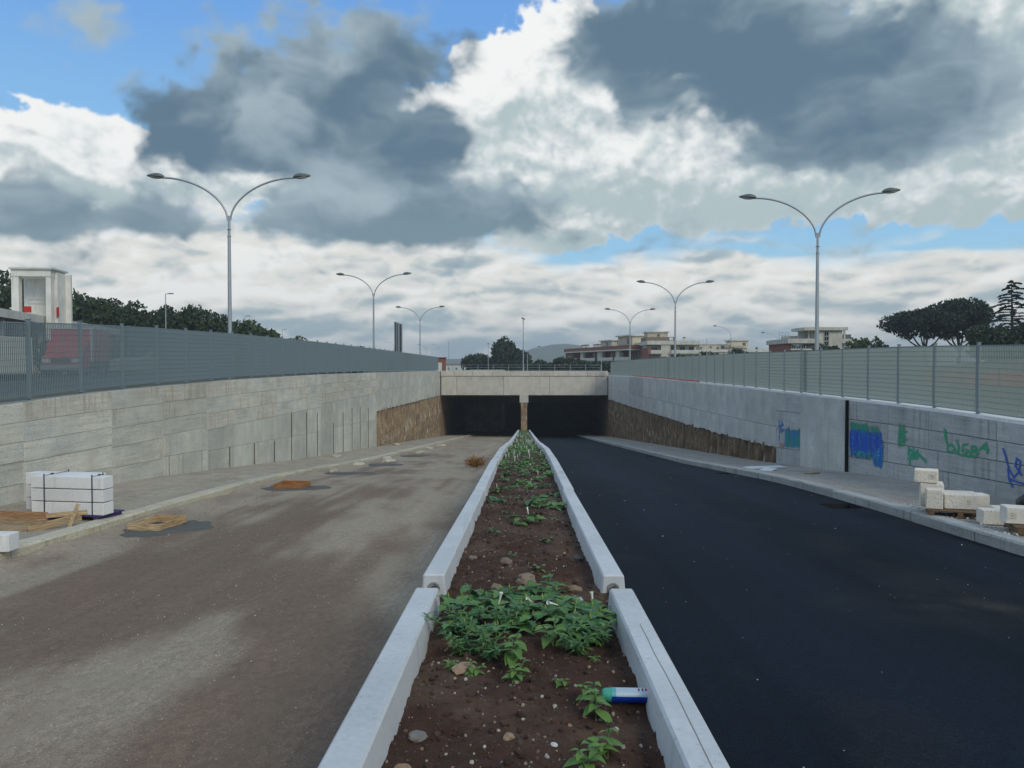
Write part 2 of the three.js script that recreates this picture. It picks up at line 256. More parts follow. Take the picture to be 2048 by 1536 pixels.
{ // terrain on both sides and over the tunnel, open above the cutting and above the light shaft
  const xs = [-1900, -900, -400, -200, -120, -80, -60, -45, -35, -28, -22, -18, -14, -10.9, -4.5, 0, 10.9, 14, 18, 22, 26, 30, 35, 40, 46, 55, 70, 90, 130, 200, 400, 900, 1900];
  const ds = [-600, -200, -100, -60, -45, ...steps(-40, 96, 34), 101.2, 108, 120, 132, 143, 172, 185, 200, 230, 260, 320, 420, 600, 1000, 1500, 1900];
  const g = sheet(xs, ds, groundY, (x, d) => {
    const n = fbm(x * 0.2, d * 0.2, 4), m = fbm(x * 0.9 + 9, d * 0.9, 3);
    const grass = [0.13 + m * 0.07, 0.145 + m * 0.07, 0.08], bare = [0.26, 0.23, 0.17], paved = [0.06, 0.062, 0.06], t = sstep(0.45, 0.62, n);
    const base = x < -11 && d < 100 ? paved : [0, 1, 2].map((i) => lerp(grass[i], bare[i], t * 0.6)); return base;
  }, 0.25, (x, d) => (Math.abs(x) < 10.9 && d > -60 && d < 101.2) || (x > -10.9 && x < -4.5 && d > 143 && d < 172));
  structure('ground', g, M.dirt.clone());
}
{ // unpaved carriageway of rolled earth
  const xs = steps(-KERB_L - 0.02, -0.6, 44), ds = smoothSpan(-60, 320, 0.2, 45, 1.5);
  const dirtColour = (x, d) => {
    const s = fbm(x * 0.9 + 3, d * 0.22 + 2, 5), t = fbm(x * 2.2 + 13, d * 0.9 + 2, 4), w = fbm(x * 0.35 + d * 0.1, d * 0.13 + 40, 3), f = fbm(x * 4.5 + 70, d * 0.1 + 5, 4);
    const band = Math.exp(-(((x + 4.4 + (d - 14) * 0.04) / 1.5) ** 2)) * sstep(5, 9, d) * (1 - sstep(17, 26, d)), near = Math.exp(-(((x + 1.7) / 0.9) ** 2)) * sstep(2.5, 4, d) * (1 - sstep(7, 10, d));
    const k = clamp(sstep(0.45, 0.67, s * 0.5 + t * 0.16 + f * 0.34 + band * 0.17 + near * 0.12 - 0.02 + (w - 0.5) * 0.3)) * (1 - sstep(28, 60, d) * 0.5);
    const pale = [0.53, 0.44, 0.335], brown = [0.225, 0.15, 0.105], red = [0.33, 0.22, 0.15], edge = sstep(1.0, 0.2, KERB_L + x + (t - 0.5) * 1.4) * 0.5;
    return [0, 1, 2].map((i) => lerp(lerp(lerp(pale[i], brown[i], k * 0.85), red[i], clamp((t - 0.55) * 2)), pale[i] * 1.05, edge) * (0.82 + f * 0.36));
  };
  structure('dirt_road', sheet(xs, ds, (x, d) => road(d) + (fbm(x * 1.1, d * 0.5, 3) - 0.5) * 0.05 * sstep(0.5, 1.1, -x) + sstep(6.5, 7.15, -x) * 0.15 * fbm(x * 2, d * 0.9 + 3, 3), dirtColour, 0.62), M.dirt);
}
const gullies = [[6.5, 7.18, 16.9, 17.75], [6.75, 7.2, 27.6, 28.3], [6.75, 7.2, 44, 44.8]];
{ // fresh asphalt with openings for the gullies
  const xs = [...new Set([...steps(0.6, KERB_R + 0.02, 40), 6.5, 6.75, 7.18, 7.2])].sort((a, b) => a - b);
  const ds = [...new Set([...smoothSpan(-60, 320, 0.25, 45, 1.5), ...gullies.flatMap((h) => [h[2], h[3]])])].sort((a, b) => a - b);
  const asphaltColour = (x, d) => {
    const n = fbm(x * 1.3 + 8, d * 0.5 + 2, 4), m = fbm(x * 0.4, d * 0.18 + 6, 3), dust = sstep(0.6, 0.75, n) * sstep(3, 5.5, x) * (1 - sstep(7, 12, d)) * 0.5 + sstep(0.62, 0.78, fbm(x * 0.8 + 30, d * 0.6, 4)) * 0.22 + Math.exp(-(((x - 5.1) / 0.9) ** 2) - (((d - 8.8) / 0.7) ** 2)) * 0.9 * sstep(0.35, 0.65, fbm(x * 1.2, d * 5, 4)) + sstep(6.75, 7.3, x) * sstep(0.4, 0.7, fbm(x * 4, d * 0.8 + 9, 4)) * 0.45;
    const seamLine = Math.exp(-(((x - 4.05 - (fbm(d * 0.6, 3, 2) - 0.5) * 0.06) / 0.05) ** 2)) * 0.35, lane = 0.9 + 0.16 * Math.sin(x * 2.1 + m * 2) + (fbm(x * 7, d * 0.1, 3) - 0.5) * 0.7 - seamLine, base = [0.013 * lane, 0.021 * lane, 0.036 * lane], dirt = [0.07, 0.066, 0.058];
    return [0, 1, 2].map((i) => lerp(base[i] * (0.6 + m * 0.85), dirt[i], dust));
  };
  structure('asphalt_road', sheet(xs, ds, (x, d) => road(d), asphaltColour, 0.7, (x, d) => gullies.some((h) => x > h[0] && x < h[1] && d > h[2] && d < h[3])), M.asphalt);
  gullies.forEach(([a, b, c, e], i) => {
    const y = road((c + e) / 2), h = 0.5, w = b - a, l = e - c, x = (a + b) / 2, z = -(c + e) / 2;
    const g = thing('gully_pit', ['open black gully pit at the asphalt edge nearest the stone pallet', 'small open gully pit in the asphalt below the raised slab', 'small dark gully pit in asphalt beside the pile wall'][i], 'gully');
    part('pit_wall', [box(0.05, h, l + 0.1, x - w / 2 - 0.02, y - h / 2 - 0.03, z), box(0.05, h, l + 0.1, x + w / 2 + 0.03, y - h / 2 - 0.03, z), box(w, h, 0.05, x, y - h / 2 - 0.03, z - l / 2 - 0.03), box(w, h, 0.05, x, y - h / 2 - 0.03, z + l / 2 + 0.03)], M.nearBlack, g);
    part('pit_floor', box(w + 0.1, 0.05, l + 0.1, x, y - h, z), M.nearBlack, g);
  });
}
function pavement(name, side, kx, mats, tint) {
  // a kerb of long stones, a shallow groove, then the footway slab
  const g = new THREE.Group(); g.name = name; g.userData.kind = 'structure'; scene.add(g);
  const a = kx + 0.36, b = WALL + 0.05, xs = side > 0 ? steps(a, b, 14) : steps(-b, -a, 14);
  part('footway', sheet(xs, smoothSpan(-60, 116, 0.3, 40, 1.5), (x, d) => road(d) + 0.155 + (fbm(x * 1.4, d * 0.8, 3) - 0.5) * 0.03, (x, d) => { const n = fbm(x * 1.6 + 4, d * 0.7, 4), m = fbm(x * 4, d * 1.4 + 8, 3), k = 0.85 + n * 0.35, e = sstep(0.55, 0.72, m) * 0.35; return tint.map((c, i) => lerp(c * k, c * [0.62, 0.52, 0.44][i], e)); }, 0.4), M.pavement, g);
  part('groove', sheet(side > 0 ? [kx + 0.28, a + 0.03] : [-a - 0.03, -kx - 0.28], smoothSpan(-60, 116, 1, 40, 3), (x, d) => road(d) + 0.125, () => tint.map((c) => c * 0.8), 0.4), M.pavement, g);
  const r = mulberry(side > 0 ? 5 : 6); let d = 3;
  while (d < 112) {
    const len = d < 50 ? 2 : 4, gap = 0.012, d0 = d + gap, d1 = d + len - gap, y0 = road(d0), y1 = road(d1), jit = (r() - 0.5) * 0.02, up = (r() - 0.5) * 0.014;
    const s = new THREE.Shape([[kx + jit, -0.1], [kx + 0.3 + jit, -0.1], [kx + 0.3 + jit, 0.19 + up], [kx + 0.03 + jit, 0.19 + up], [kx + jit, 0.16 + up]].map(([x, y]) => new THREE.Vector2(x * side, y)));
    const e = new THREE.ExtrudeGeometry(s, { depth: d1 - d0, bevelEnabled: false }), p = e.attributes.position;
    for (let i = 0; i < p.count; i++) { const t = p.getZ(i) / (d1 - d0); p.setXYZ(i, p.getX(i), p.getY(i) + lerp(y0, y1, t), -d0 - p.getZ(i)); }
    const idx = flat(e); if (side > 0 || true) { const q = idx.attributes.position.array; for (let i = 0; i < q.length; i += 9) for (let k = 0; k < 3; k++) { const t = q[i + 3 + k]; q[i + 3 + k] = q[i + 6 + k]; q[i + 6 + k] = t; } idx.computeVertexNormals(); }
    part('kerbstone', metric(idx, 0.25, r(), r()), mats[Math.floor(r() * 3)], g); d += len;
  }
}
pavement('pavement_of_dirt_road', -1, KERB_L, M.kerb, [0.6, 0.525, 0.42]);
pavement('pavement_of_asphalt_road', 1, KERB_R, M.kerbCool, [0.5, 0.47, 0.43]);

// ---------------------------------------------------------------- concrete median barriers
const blocks = [[-0.95, 5.22], [5.63, 11.45], [11.62, 17.3], [17.38, 23.05]]; while (blocks[blocks.length - 1][1] < 94) { const d = blocks[blocks.length - 1][1] + 0.05; blocks.push([d, d + 5.95]); }
const barrierTop = (d) => { for (const [a, b] of blocks) if (d <= b) return lerp(road(a), road(b), clamp((d - a) / (b - a))) + 1; return road(d) + 1; };
const ordinal = ['nearest', 'second', 'third', 'fourth', 'fifth', 'sixth', 'seventh', 'eighth', 'ninth', 'tenth', 'eleventh', 'twelfth', 'thirteenth', 'fourteenth', 'fifteenth', 'sixteenth', 'seventeenth', 'eighteenth', 'nineteenth', 'twentieth', 'twenty-first', 'twenty-second'];
for (const side of [-1, 1]) blocks.forEach(([a, b], n) => {
  const ya = road(a) + 1, yb = road(b) + 1, r = mulberry(400 + n * 2 + side), j = n === 0 ? 0 : (r() - 0.5) * 0.025;
  const prof = [[-0.305, -1.06], [0.305, -1.06], [0.305, -0.92], [0.135, -0.67], [0.077, -0.012], [0.066, 0], [-0.066, 0], [-0.077, -0.012], [-0.135, -0.67], [-0.305, -0.92]];
  const e = new THREE.ExtrudeGeometry(new THREE.Shape(prof.map(([x, y]) => new THREE.Vector2(x, y))), { depth: b - a - 0.024, bevelEnabled: true, bevelThickness: 0.012, bevelSize: 0.012, bevelOffset: -0.012, bevelSegments: 1, steps: 1 });
  const p = e.attributes.position; for (let i = 0; i < p.count; i++) { const t = p.getZ(i) + 0.012; p.setXYZ(i, p.getX(i), p.getY(i) + lerp(ya, yb, t / (b - a)), -a - (b - a) + t); }
  // z now runs from the far end to the near end; flip the slope to match
  for (let i = 0; i < p.count; i++) { const d = -p.getZ(i), was = lerp(ya, yb, (b - d) / (b - a)), is = lerp(ya, yb, (d - a) / (b - a)); p.setY(i, p.getY(i) - was + is); }
  const g = thing('median_barrier', `${ordinal[n]} concrete median barrier block along the ${side < 0 ? 'dirt' : 'asphalt'} carriageway${n === 0 ? ' from the camera' : ', counted from the camera'}`, 'barrier', V(side * 0.636 + j, 0, 0), 0, side < 0 ? 'median barrier blocks beside the dirt carriageway' : 'median barrier blocks beside the asphalt carriageway');
  part('body', metric(sharp(e), 0.25, r(), r()), M.barrier, g);
  if (n > 0 && n < 5) { // coupling bar and its sleeve in the end face
    const gap = a - blocks[n - 1][1], z = -a, y = ya - 0.1;
    part('sleeve', new THREE.TorusGeometry(0.036, 0.009, 6, 16).translate(0, y, z + 0.002), M.core, g);
    part('coupling_bar', new THREE.CylinderGeometry(0.025, 0.025, gap + 0.2, 12).rotateX(Math.PI / 2).translate(0, y - 0.005, z + gap / 2), M.steel, g);
  }
  if (n === 0 && side > 0) { const pts = []; for (let i = 0; i <= 24; i++) { const d = lerp(1.6, 4.4, i / 24), x = 0.012 + (fbm(d * 3, 2, 3) - 0.5) * 0.02; pts.push([x, barrierTop(d) + 0.0015, d]); } const v = []; for (let i = 0; i < 24; i++) { const [x0, y0, d0] = pts[i], [x1, y1, d1] = pts[i + 1], w = 0.0016; v.push(x0 - w, y0, -d0, x0 + w, y0, -d0, x1 - w, y1, -d1, x0 + w, y0, -d0, x1 + w, y1, -d1, x1 - w, y1, -d1); } const cg = new THREE.BufferGeometry(); cg.setAttribute('position', new THREE.Float32BufferAttribute(v, 3)); cg.computeVertexNormals(); part('crack', cg, mat({ color: C(0.22, 0.17, 0.12) }), g, 'thin rusty crack along the barrier top'); }
});
const soilY = (x, d) => barrierTop(d) - 0.15 + (fbm(x * 3 + 5, d * 3, 4) - 0.5) * 0.1 + (fbm(x * 14, d * 14, 3) - 0.5) * 0.035 + 0.02 * Math.cos(x * 2.5);
{
  const xs = steps(-0.62, 0.62, 62), ds = smoothSpan(0.5, 97, 0.02, 8, 0.12);
  structure('soil_bed', sheet(xs, ds, soilY, (x, d) => { const n = fbm(x * 2.5 + 3, d * 2.5, 4), m = fbm(x * 9, d * 9 + 4, 3), k = 0.7 + m * 0.6, a = [0.085, 0.036, 0.02], b = [0.15, 0.085, 0.055]; return [0, 1, 2].map((i) => lerp(a[i], b[i], sstep(0.42, 0.68, n)) * k); }, 1.6), M.soil);
}
// ---------------------------------------------------------------- retaining walls of the cutting
// outline in (d, y) drawn as a slab standing proud of the wall line, facing the road
function slab(outline, side, back, thick, bevel = 0.008) {
  const s = outline.map(([d, y]) => new THREE.Vector2(side < 0 ? d : -d, y)); if (THREE.ShapeUtils.isClockWise(s)) s.reverse();
  const g = new THREE.ExtrudeGeometry(new THREE.Shape(s), { depth: thick - bevel, bevelEnabled: true, bevelThickness: bevel, bevelSize: bevel, bevelOffset: -bevel, bevelSegments: 1 });
  const m = side < 0 ? new THREE.Matrix4().makeBasis(new THREE.Vector3(0, 0, -1), new THREE.Vector3(0, 1, 0), new THREE.Vector3(1, 0, 0)) : new THREE.Matrix4().makeBasis(new THREE.Vector3(0, 0, 1), new THREE.Vector3(0, 1, 0), new THREE.Vector3(-1, 0, 0));
  g.applyMatrix4(m).translate(side * (WALL + back), 0, 0); return sharp(g);
}
function core(side, top, lower) { // wall body behind the facing
  const ds = smoothSpan(-58, 101, 3, 101, 3), pts = [...ds.map((d) => [d, top(d)]), ...ds.slice().reverse().map((d) => [d, road(d) - 0.6])];
  return metric(slab(pts, side, 0.42, 0.2, 0.01), 0.25);
}
function pile(g, side, d, y0, y1, r, m) {
  const R = 0.62, rows = Math.max(6, Math.round((y1 - y0) / 0.35)), cols = 7, pos = [], uv = [], idx = [], o = r() * 50;
  for (let j = 0; j <= rows; j++) for (let i = 0; i <= cols; i++) {
    const th = lerp(-1.25, 1.25, i / cols), y = lerp(y0, y1, j / rows), rr = R + (fbm(th * 2 + o, y * 2.2, 4) - 0.5) * 0.3;
    pos.push(side * (WALL + 0.63 - Math.cos(th) * rr), y, -(d + Math.sin(th) * rr)); uv.push((d + th * R) * 0.25 + o, y * 0.25);
  }
  for (let j = 0; j < rows; j++) for (let i = 0; i < cols; i++) { const a = j * (cols + 1) + i, b = a + 1, c = a + cols + 1, e = c + 1; side < 0 ? idx.push(a, b, c, b, e, c) : idx.push(a, c, b, b, c, e); }
  const q = new THREE.BufferGeometry(); q.setAttribute('position', new THREE.Float32BufferAttribute(pos, 3)); q.setAttribute('uv', new THREE.Float32BufferAttribute(uv, 2)); q.setIndex(idx); q.computeVertexNormals();
  part('pile', q, m, g);
}
let gapJ = 0.004;
function tile(g, side, d0, d1, ya, yb, m, r, name = 'formwork_panel', thick = 0.06, ragged = 0) {
  const lo = [], hi = [], n = Math.max(1, Math.round((d1 - d0) / 1.2)); const a = d0 + gapJ, b = d1 - gapJ;
  for (let i = 0; i <= n; i++) { const d = lerp(a, b, i / n); hi.push([d, yb(d) - gapJ]); }
  const k = ragged ? Math.round((d1 - d0) * 4) : n; for (let i = k; i >= 0; i--) { const d = lerp(a, b, i / k); lo.push([d, ya(d) + gapJ + (ragged ? (fbm(d * 2.3, 8, 4) - 0.5) * ragged : 0)]); }
  part(name, metric(slab([...hi, ...lo], side, 0.06, thick + r() * 0.004, side < 0 ? 0.003 : 0.005), 0.25, r(), r()), m, g);
}
{ // wall beside the dirt road
  const r = mulberry(21), g = thing('retaining_wall', 'warm grey retaining wall of cast concrete panels beside the dirt carriageway', 'wall');
  part('core', core(-1, (d) => topL(d) - 0.012), M.core, g);
  const seg = [[-20, 6, -2.0], [6, 13.2, -2.0], [13.2, 16.6, -2.0], [16.6, 20.2, -2.03], [20.2, 23.1, -2.1], [23.1, 26.3, -2.04], [26.3, 41.2, -2.14], [41.2, 56.8, -1.98], [56.8, 100, 0]];
  seg.forEach(([a, b, y], si) => {
    if (si === 8) { // over the piles: two rows of large smooth panels, ragged lower edge
      const low = (d) => lerp(-3.27, -3.72, (d - 56.8) / 43.2), mid = (d) => lerp(-1.75, -2.15, (d - 56.8) / 43.2), cuts = [56.8, 62, 67.3, 72.8, 78.2, 83.6, 89, 94.5, 100];
      for (let i = 0; i + 1 < cuts.length; i++) { const m = M.castL[i === 0 ? 1 : Math.floor(r() * 3)]; tile(g, -1, cuts[i], cuts[i + 1], mid, topL, m, r); tile(g, -1, cuts[i], cuts[i + 1], low, mid, m, r, 'formwork_panel', 0.07, 0.2); }
      return;
    }
    const n = Math.max(1, Math.round((b - a) / 2.48)), boards = si >= 6 ? 3 : 3, tone = { 5: 3, 7: 1, 4: 1 }[si];
    for (let i = 0; i < n; i++) {
      const c0 = lerp(a, b, i / n), c1 = lerp(a, b, (i + 1) / n);
      for (let k = 0; k < boards; k++) { const f0 = k / boards, f1 = (k + 1) / boards; tile(g, -1, c0, c1, (d) => lerp(y, topL(d), f0), (d) => lerp(y, topL(d), f1), M.pourL[tone !== undefined && (si !== 7 || i < 4) ? tone : [0, 0, 2][Math.floor(r() * 3)]], r); }
      const floor = (d) => road(d) + 0.05, lowMat = si < 5 ? M.pourL : M.castL, rows = si < 5 ? [0, 0.5, 1] : [0, 0.52, 1];
      for (let k = 0; k < rows.length - 1; k++) tile(g, -1, c0, c1, (d) => lerp(floor(d), y, rows[k]), (d) => lerp(floor(d), y, rows[k + 1]), lowMat[si === 4 ? 1 : si === 6 && i === 0 ? 3 : si === 7 && i === 0 ? 3 : Math.floor(r() * 3)], r, 'lower_panel', si === 5 ? 0.085 : 0.05);
    }
  });
  for (const [d, h] of [[23.4, 0.95], [25.8, 1.0], [28.3, 0.75], [30.9, 0.85], [33.4, 0.9], [35.9, 2.15], [38.4, 2.2], [40.4, 2.2], [43.8, 1.7], [46.2, 2.3], [48.6, 2.6], [51, 2.7], [53.7, 2.7]]) part('joint_strip', box(0.02, h, 0.035, -WALL + 0.018, road(d) + 0.15 + h / 2, -d), M.rust, g, 'rusty steel joint strip on the wall');
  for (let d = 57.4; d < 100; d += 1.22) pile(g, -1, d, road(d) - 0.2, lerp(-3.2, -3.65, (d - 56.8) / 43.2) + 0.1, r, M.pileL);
}
const rightLow = (d) => along([[33.6, -3.4], [41.6, -3.65], [55.4, -3.82], [80, -4.05], [100, -4.2]], d);
gapJ = 0.008;
{ // wall beside the asphalt road
  const r = mulberry(22), g = thing('retaining_wall', 'blue grey retaining wall with graffiti beside the asphalt carriageway', 'wall');
  part('core', core(1, (d) => topR(d) - 0.012), M.core, g);
  const cuts = [33.4, 38.5, 44, 49.7, 55.4, 63, 71, 80, 90, 100], mid = (d) => along([[33.4, -2.55], [49.7, -2.68], [80, -2.75], [100, -2.95]], d);
  for (let i = 0; i + 1 < cuts.length; i++) { const k = i === 6 ? 1 : Math.floor(r() * 3), m = i >= 6 && i < 7 ? M.pourR[1] : M.castR[k]; tile(g, 1, cuts[i], cuts[i + 1], mid, topR, m, r); tile(g, 1, cuts[i], cuts[i + 1], rightLow, mid, i === 6 ? M.pourR[0] : M.castR[Math.floor(r() * 3)], r, 'formwork_panel', 0.07, 0.22); }
  const near = [-20, -10, 0, 8, 12, 15, 17.9, 20.9, 23.2, 26, 30.3, 33.4], floor = (d) => road(d) + 0.05;
  for (let i = 0; i + 1 < near.length; i++) for (let k = 0; k < 4; k++) tile(g, 1, near[i], near[i + 1], (d) => lerp(floor(d), topR(d), k / 4), (d) => lerp(floor(d), topR(d), (k + 1) / 4), M.pourR[Math.floor(r() * 4)], r, 'formwork_panel', i === 9 ? 0.03 : 0.06);
  // thick smooth slab cast in front of the wall, black strip along its near edge
  const o = []; for (const d of [26.06, 28, 30.2]) o.push([d, topR(d) + 0.02]); for (const d of [30.2, 28, 26.06]) o.push([d, road(d) + 0.1]);
  part('raised_slab', metric(slab(o, 1, 0.02, 0.13, 0.01), 0.25, 0.3, 0.1), M.castR[0], g, 'smooth raised concrete slab on the wall');
  part('edge_strip', box(0.1, topR(26) - road(26) - 0.1, 0.03, WALL - 0.055, (topR(26) + road(26)) / 2 + 0.05, -26.0), M.nearBlack, g, 'black strip along the slab edge');
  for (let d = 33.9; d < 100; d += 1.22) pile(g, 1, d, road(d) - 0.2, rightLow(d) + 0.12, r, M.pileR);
  // coping that carries the fence
  const ds = smoothSpan(-20, 100, 2.5, 100, 2.5); for (let i = 0; i + 1 < ds.length; i++) { const a = ds[i] + 0.01, b = ds[i + 1] - 0.01; part('coping', metric(sharp(bar(V(WALL + 0.26, topR(a) + 0.025, a), V(WALL + 0.26, topR(b) + 0.025, b), 0.46, 0.07)), 0.25, r(), r()), M.whiteStone[Math.floor(r() * 3)], g); }
  // spray paint, flat on the concrete
  const spray = (w, h, px, draw) => { const c = document.createElement('canvas'); c.width = px; c.height = Math.round(px * h / w); const x = c.getContext('2d'); x.clearRect(0, 0, c.width, c.height); x.lineCap = 'round'; x.lineJoin = 'round'; draw(x, c.width, c.height); const t = new THREE.CanvasTexture(c); t.colorSpace = THREE.SRGBColorSpace; return mat({ map: t, transparent: true, roughness: 0.8, side: THREE.DoubleSide }); };
  const strokes = (x, col, lw, list, W, H) => { x.strokeStyle = col; for (const [f, al] of [[1.9, 0.16], [1.4, 0.25], [1, 0.5], [0.6, 0.55]]) { x.lineWidth = lw * f; x.globalAlpha = al; for (const l of list) { x.beginPath(); l.forEach(([a, b], i) => (i ? x.lineTo(a * W, b * H) : x.moveTo(a * W, b * H))); x.stroke(); } } x.globalAlpha = 1; };
  // u runs towards the camera (left to right as read from the road)
  const graffiti = (dFar, dNear, yTop, yBot, m, label) => { const p = [[dFar, yBot(dFar)], [dNear, yBot(dNear)], [dNear, yTop(dNear)], [dFar, yTop(dFar)]].map(([d, y]) => new THREE.Vector3(WALL - 0.0165, y, -d)); const q = new THREE.BufferGeometry(); q.setAttribute('position', new THREE.Float32BufferAttribute([0, 1, 2, 0, 2, 3].flatMap((i) => p[i].toArray()), 3)); q.setAttribute('uv', new THREE.Float32BufferAttribute([0, 0, 1, 0, 1, 1, 0, 0, 1, 1, 0, 1], 2)); q.computeVertexNormals(); part('graffiti', q, m, g, label); };
  const rr = mulberry(9), drop = (t) => (d) => lerp(topR(d), road(d) + 0.15, t);
  const blob = (x, W, H, x0, x1, y0, y1, cols, n) => { x.fillStyle = cols[0]; for (const [gr, al] of [[0.01, 0.1], [-0.01, 0.12], [-0.03, 0.16]]) { x.globalAlpha = al; x.beginPath(); for (let i = 0; i <= 40; i++) { const t = i / 40 * 6.2832, sx = Math.sign(Math.cos(t)) * Math.abs(Math.cos(t)) ** 0.45, sy = Math.sign(Math.sin(t)) * Math.abs(Math.sin(t)) ** 0.45, q = 0.94 + fbm(Math.cos(t) * 3 + x0 * 50, Math.sin(t) * 3 + y0 * 50, 3) * 0.16; x.lineTo(W * ((x0 + x1) / 2 + sx * q * ((x1 - x0) / 2 + gr)), H * ((y0 + y1) / 2 + sy * q * ((y1 - y0) / 2 + gr))); } x.fill(); } x.globalAlpha = 0.42; for (let i = 0; i < n; i++) { x.strokeStyle = cols[Math.floor(rr() * cols.length)]; x.lineWidth = W * (0.02 + rr() * 0.035); const px = lerp(x0, x1, rr()) * W, a = lerp(y0, y1, rr() * 0.25) * H, b = lerp(y0, y1, 0.75 + rr() * 0.25) * H; x.beginPath(); x.moveTo(px, a); x.bezierCurveTo(px + (rr() - 0.5) * W * 0.14, lerp(a, b, 0.3), px + (rr() - 0.5) * W * 0.14, lerp(a, b, 0.7), px + (rr() - 0.5) * W * 0.05, b); x.stroke(); } x.globalAlpha = 1; };
  graffiti(33.2, 30.35, drop(0.36), drop(0.78), spray(2.9, 1.3, 512, (x, W, H) => { blob(x, W, H, 0.32, 0.97, 0.32, 0.93, ['#1f8f9f', '#2a9c8d', '#2b83b4', '#23948f'], 46); strokes(x, '#2a72c4', W * 0.022, [[[0.06, 0.1], [0.12, 0.42], [0.2, 0.12]], [[0.02, 0.3], [0.26, 0.2]], [[0.1, 0.4], [0.06, 0.75]], [[0.16, 0.45], [0.3, 0.35]]], W, H); strokes(x, '#3573b8', W * 0.03, [[[0.36, 0.4], [0.5, 0.28], [0.55, 0.6], [0.68, 0.36], [0.82, 0.5], [0.92, 0.3]]], W, H); strokes(x, '#b89086', W * 0.03, [[[0.1, 0.86], [0.28, 0.9]], [[0.12, 0.94], [0.24, 0.98]]], W, H); }), 'turquoise and blue graffiti beside the raised slab');
  graffiti(25.9, 22.55, drop(0.24), drop(0.9), spray(3.3, 1.7, 512, (x, W, H) => { blob(x, W, H, 0.02, 0.64, 0.1, 0.3, ['#2f9c80', '#2aa077'], 26); blob(x, W, H, 0.02, 0.7, 0.22, 0.78, ['#1554c8', '#1c62cf', '#1a49b6', '#1d6fc0'], 62); blob(x, W, H, 0.04, 0.66, 0.64, 0.78, ['#2c9f86', '#33a48a'], 12); blob(x, W, H, 0.52, 0.7, 0.55, 0.96, ['#1c62cf', '#2a86b8'], 12); x.fillStyle = '#a9c6dd'; for (let i = 0; i < 26; i++) { x.beginPath(); x.ellipse(W * (0.06 + rr() * 0.6), H * (0.3 + rr() * 0.42), W * (0.004 + rr() * 0.008), H * 0.008, 0.4, 0, 7); x.fill(); } }), 'large blue and green graffiti next to the slab joint');
  graffiti(22.6, 20.95, drop(0.2), drop(0.78), spray(1.65, 1.5, 384, (x, W, H) => { blob(x, W, H, 0.05, 0.3, 0.06, 0.6, ['#35a57c', '#3aa77f'], 8); strokes(x, '#35a57c', W * 0.03, [[[0.02, 0.3], [0.34, 0.22]], [[0.04, 0.45], [0.36, 0.4]]], W, H); strokes(x, '#38a884', W * 0.05, [[[0.4, 0.72], [0.4, 0.58], [0.52, 0.66], [0.52, 0.8], [0.4, 0.74]], [[0.56, 0.6], [0.56, 0.78], [0.7, 0.62], [0.7, 0.8]], [[0.4, 0.84], [0.66, 0.8], [0.74, 0.7], [0.98, 0.86]], [[0.46, 0.98], [0.44, 0.86]]], W, H); }), 'small green tags to the right of the blue graffiti');
  graffiti(20.2, 18.15, drop(0.2), drop(0.56), spray(2.05, 0.95, 512, (x, W, H) => strokes(x, '#2fa678', W * 0.032, [[[0.06, 0.06], [0.07, 0.3], [0.13, 0.62], [0.13, 0.84], [0.22, 0.86], [0.3, 0.7], [0.22, 0.56], [0.13, 0.66]], [[0.08, 0.1], [0.1, 0.34]], [[0.34, 0.4], [0.38, 0.62], [0.36, 0.84]], [[0.56, 0.46], [0.47, 0.5], [0.45, 0.74], [0.52, 0.84], [0.58, 0.7], [0.52, 0.66]], [[0.64, 0.52], [0.72, 0.5], [0.76, 0.62], [0.66, 0.66], [0.64, 0.54]], [[0.64, 0.68], [0.62, 0.88], [0.72, 0.9], [0.78, 0.74], [0.66, 0.68]], [[0.8, 0.6], [0.94, 0.32], [0.96, 0.66]], [[0.86, 0.52], [0.98, 0.56]], [[0.3, 0.8], [0.4, 0.9], [0.6, 0.92]]], W, H)), 'green sprayed tag lettering bioa1 in the middle of the wall');
  graffiti(17.75, 15.6, drop(0.34), drop(0.88), spray(2.15, 1.35, 512, (x, W, H) => strokes(x, '#1d58c0', W * 0.026, [[[0.05, 0.02], [0.1, 0.2], [0.16, 0.5], [0.24, 0.66], [0.32, 0.5], [0.34, 0.26], [0.28, 0.2], [0.26, 0.38], [0.36, 0.56]], [[0.5, 0.24], [0.46, 0.46], [0.5, 0.56]], [[0.64, 0.12], [0.62, 0.34], [0.68, 0.6]], [[0.46, 0.52], [0.62, 0.4]], [[0.14, 0.5], [0.16, 0.72], [0.22, 0.9]], [[0.18, 0.72], [0.42, 0.78], [0.62, 0.94], [0.72, 0.9], [0.64, 0.76], [0.5, 0.7], [0.62, 0.6], [0.82, 0.7], [0.98, 0.66]], [[0.6, 0.96], [0.78, 0.86]]], W, H)), 'blue sprayed scrawl at the near end of the wall');
}
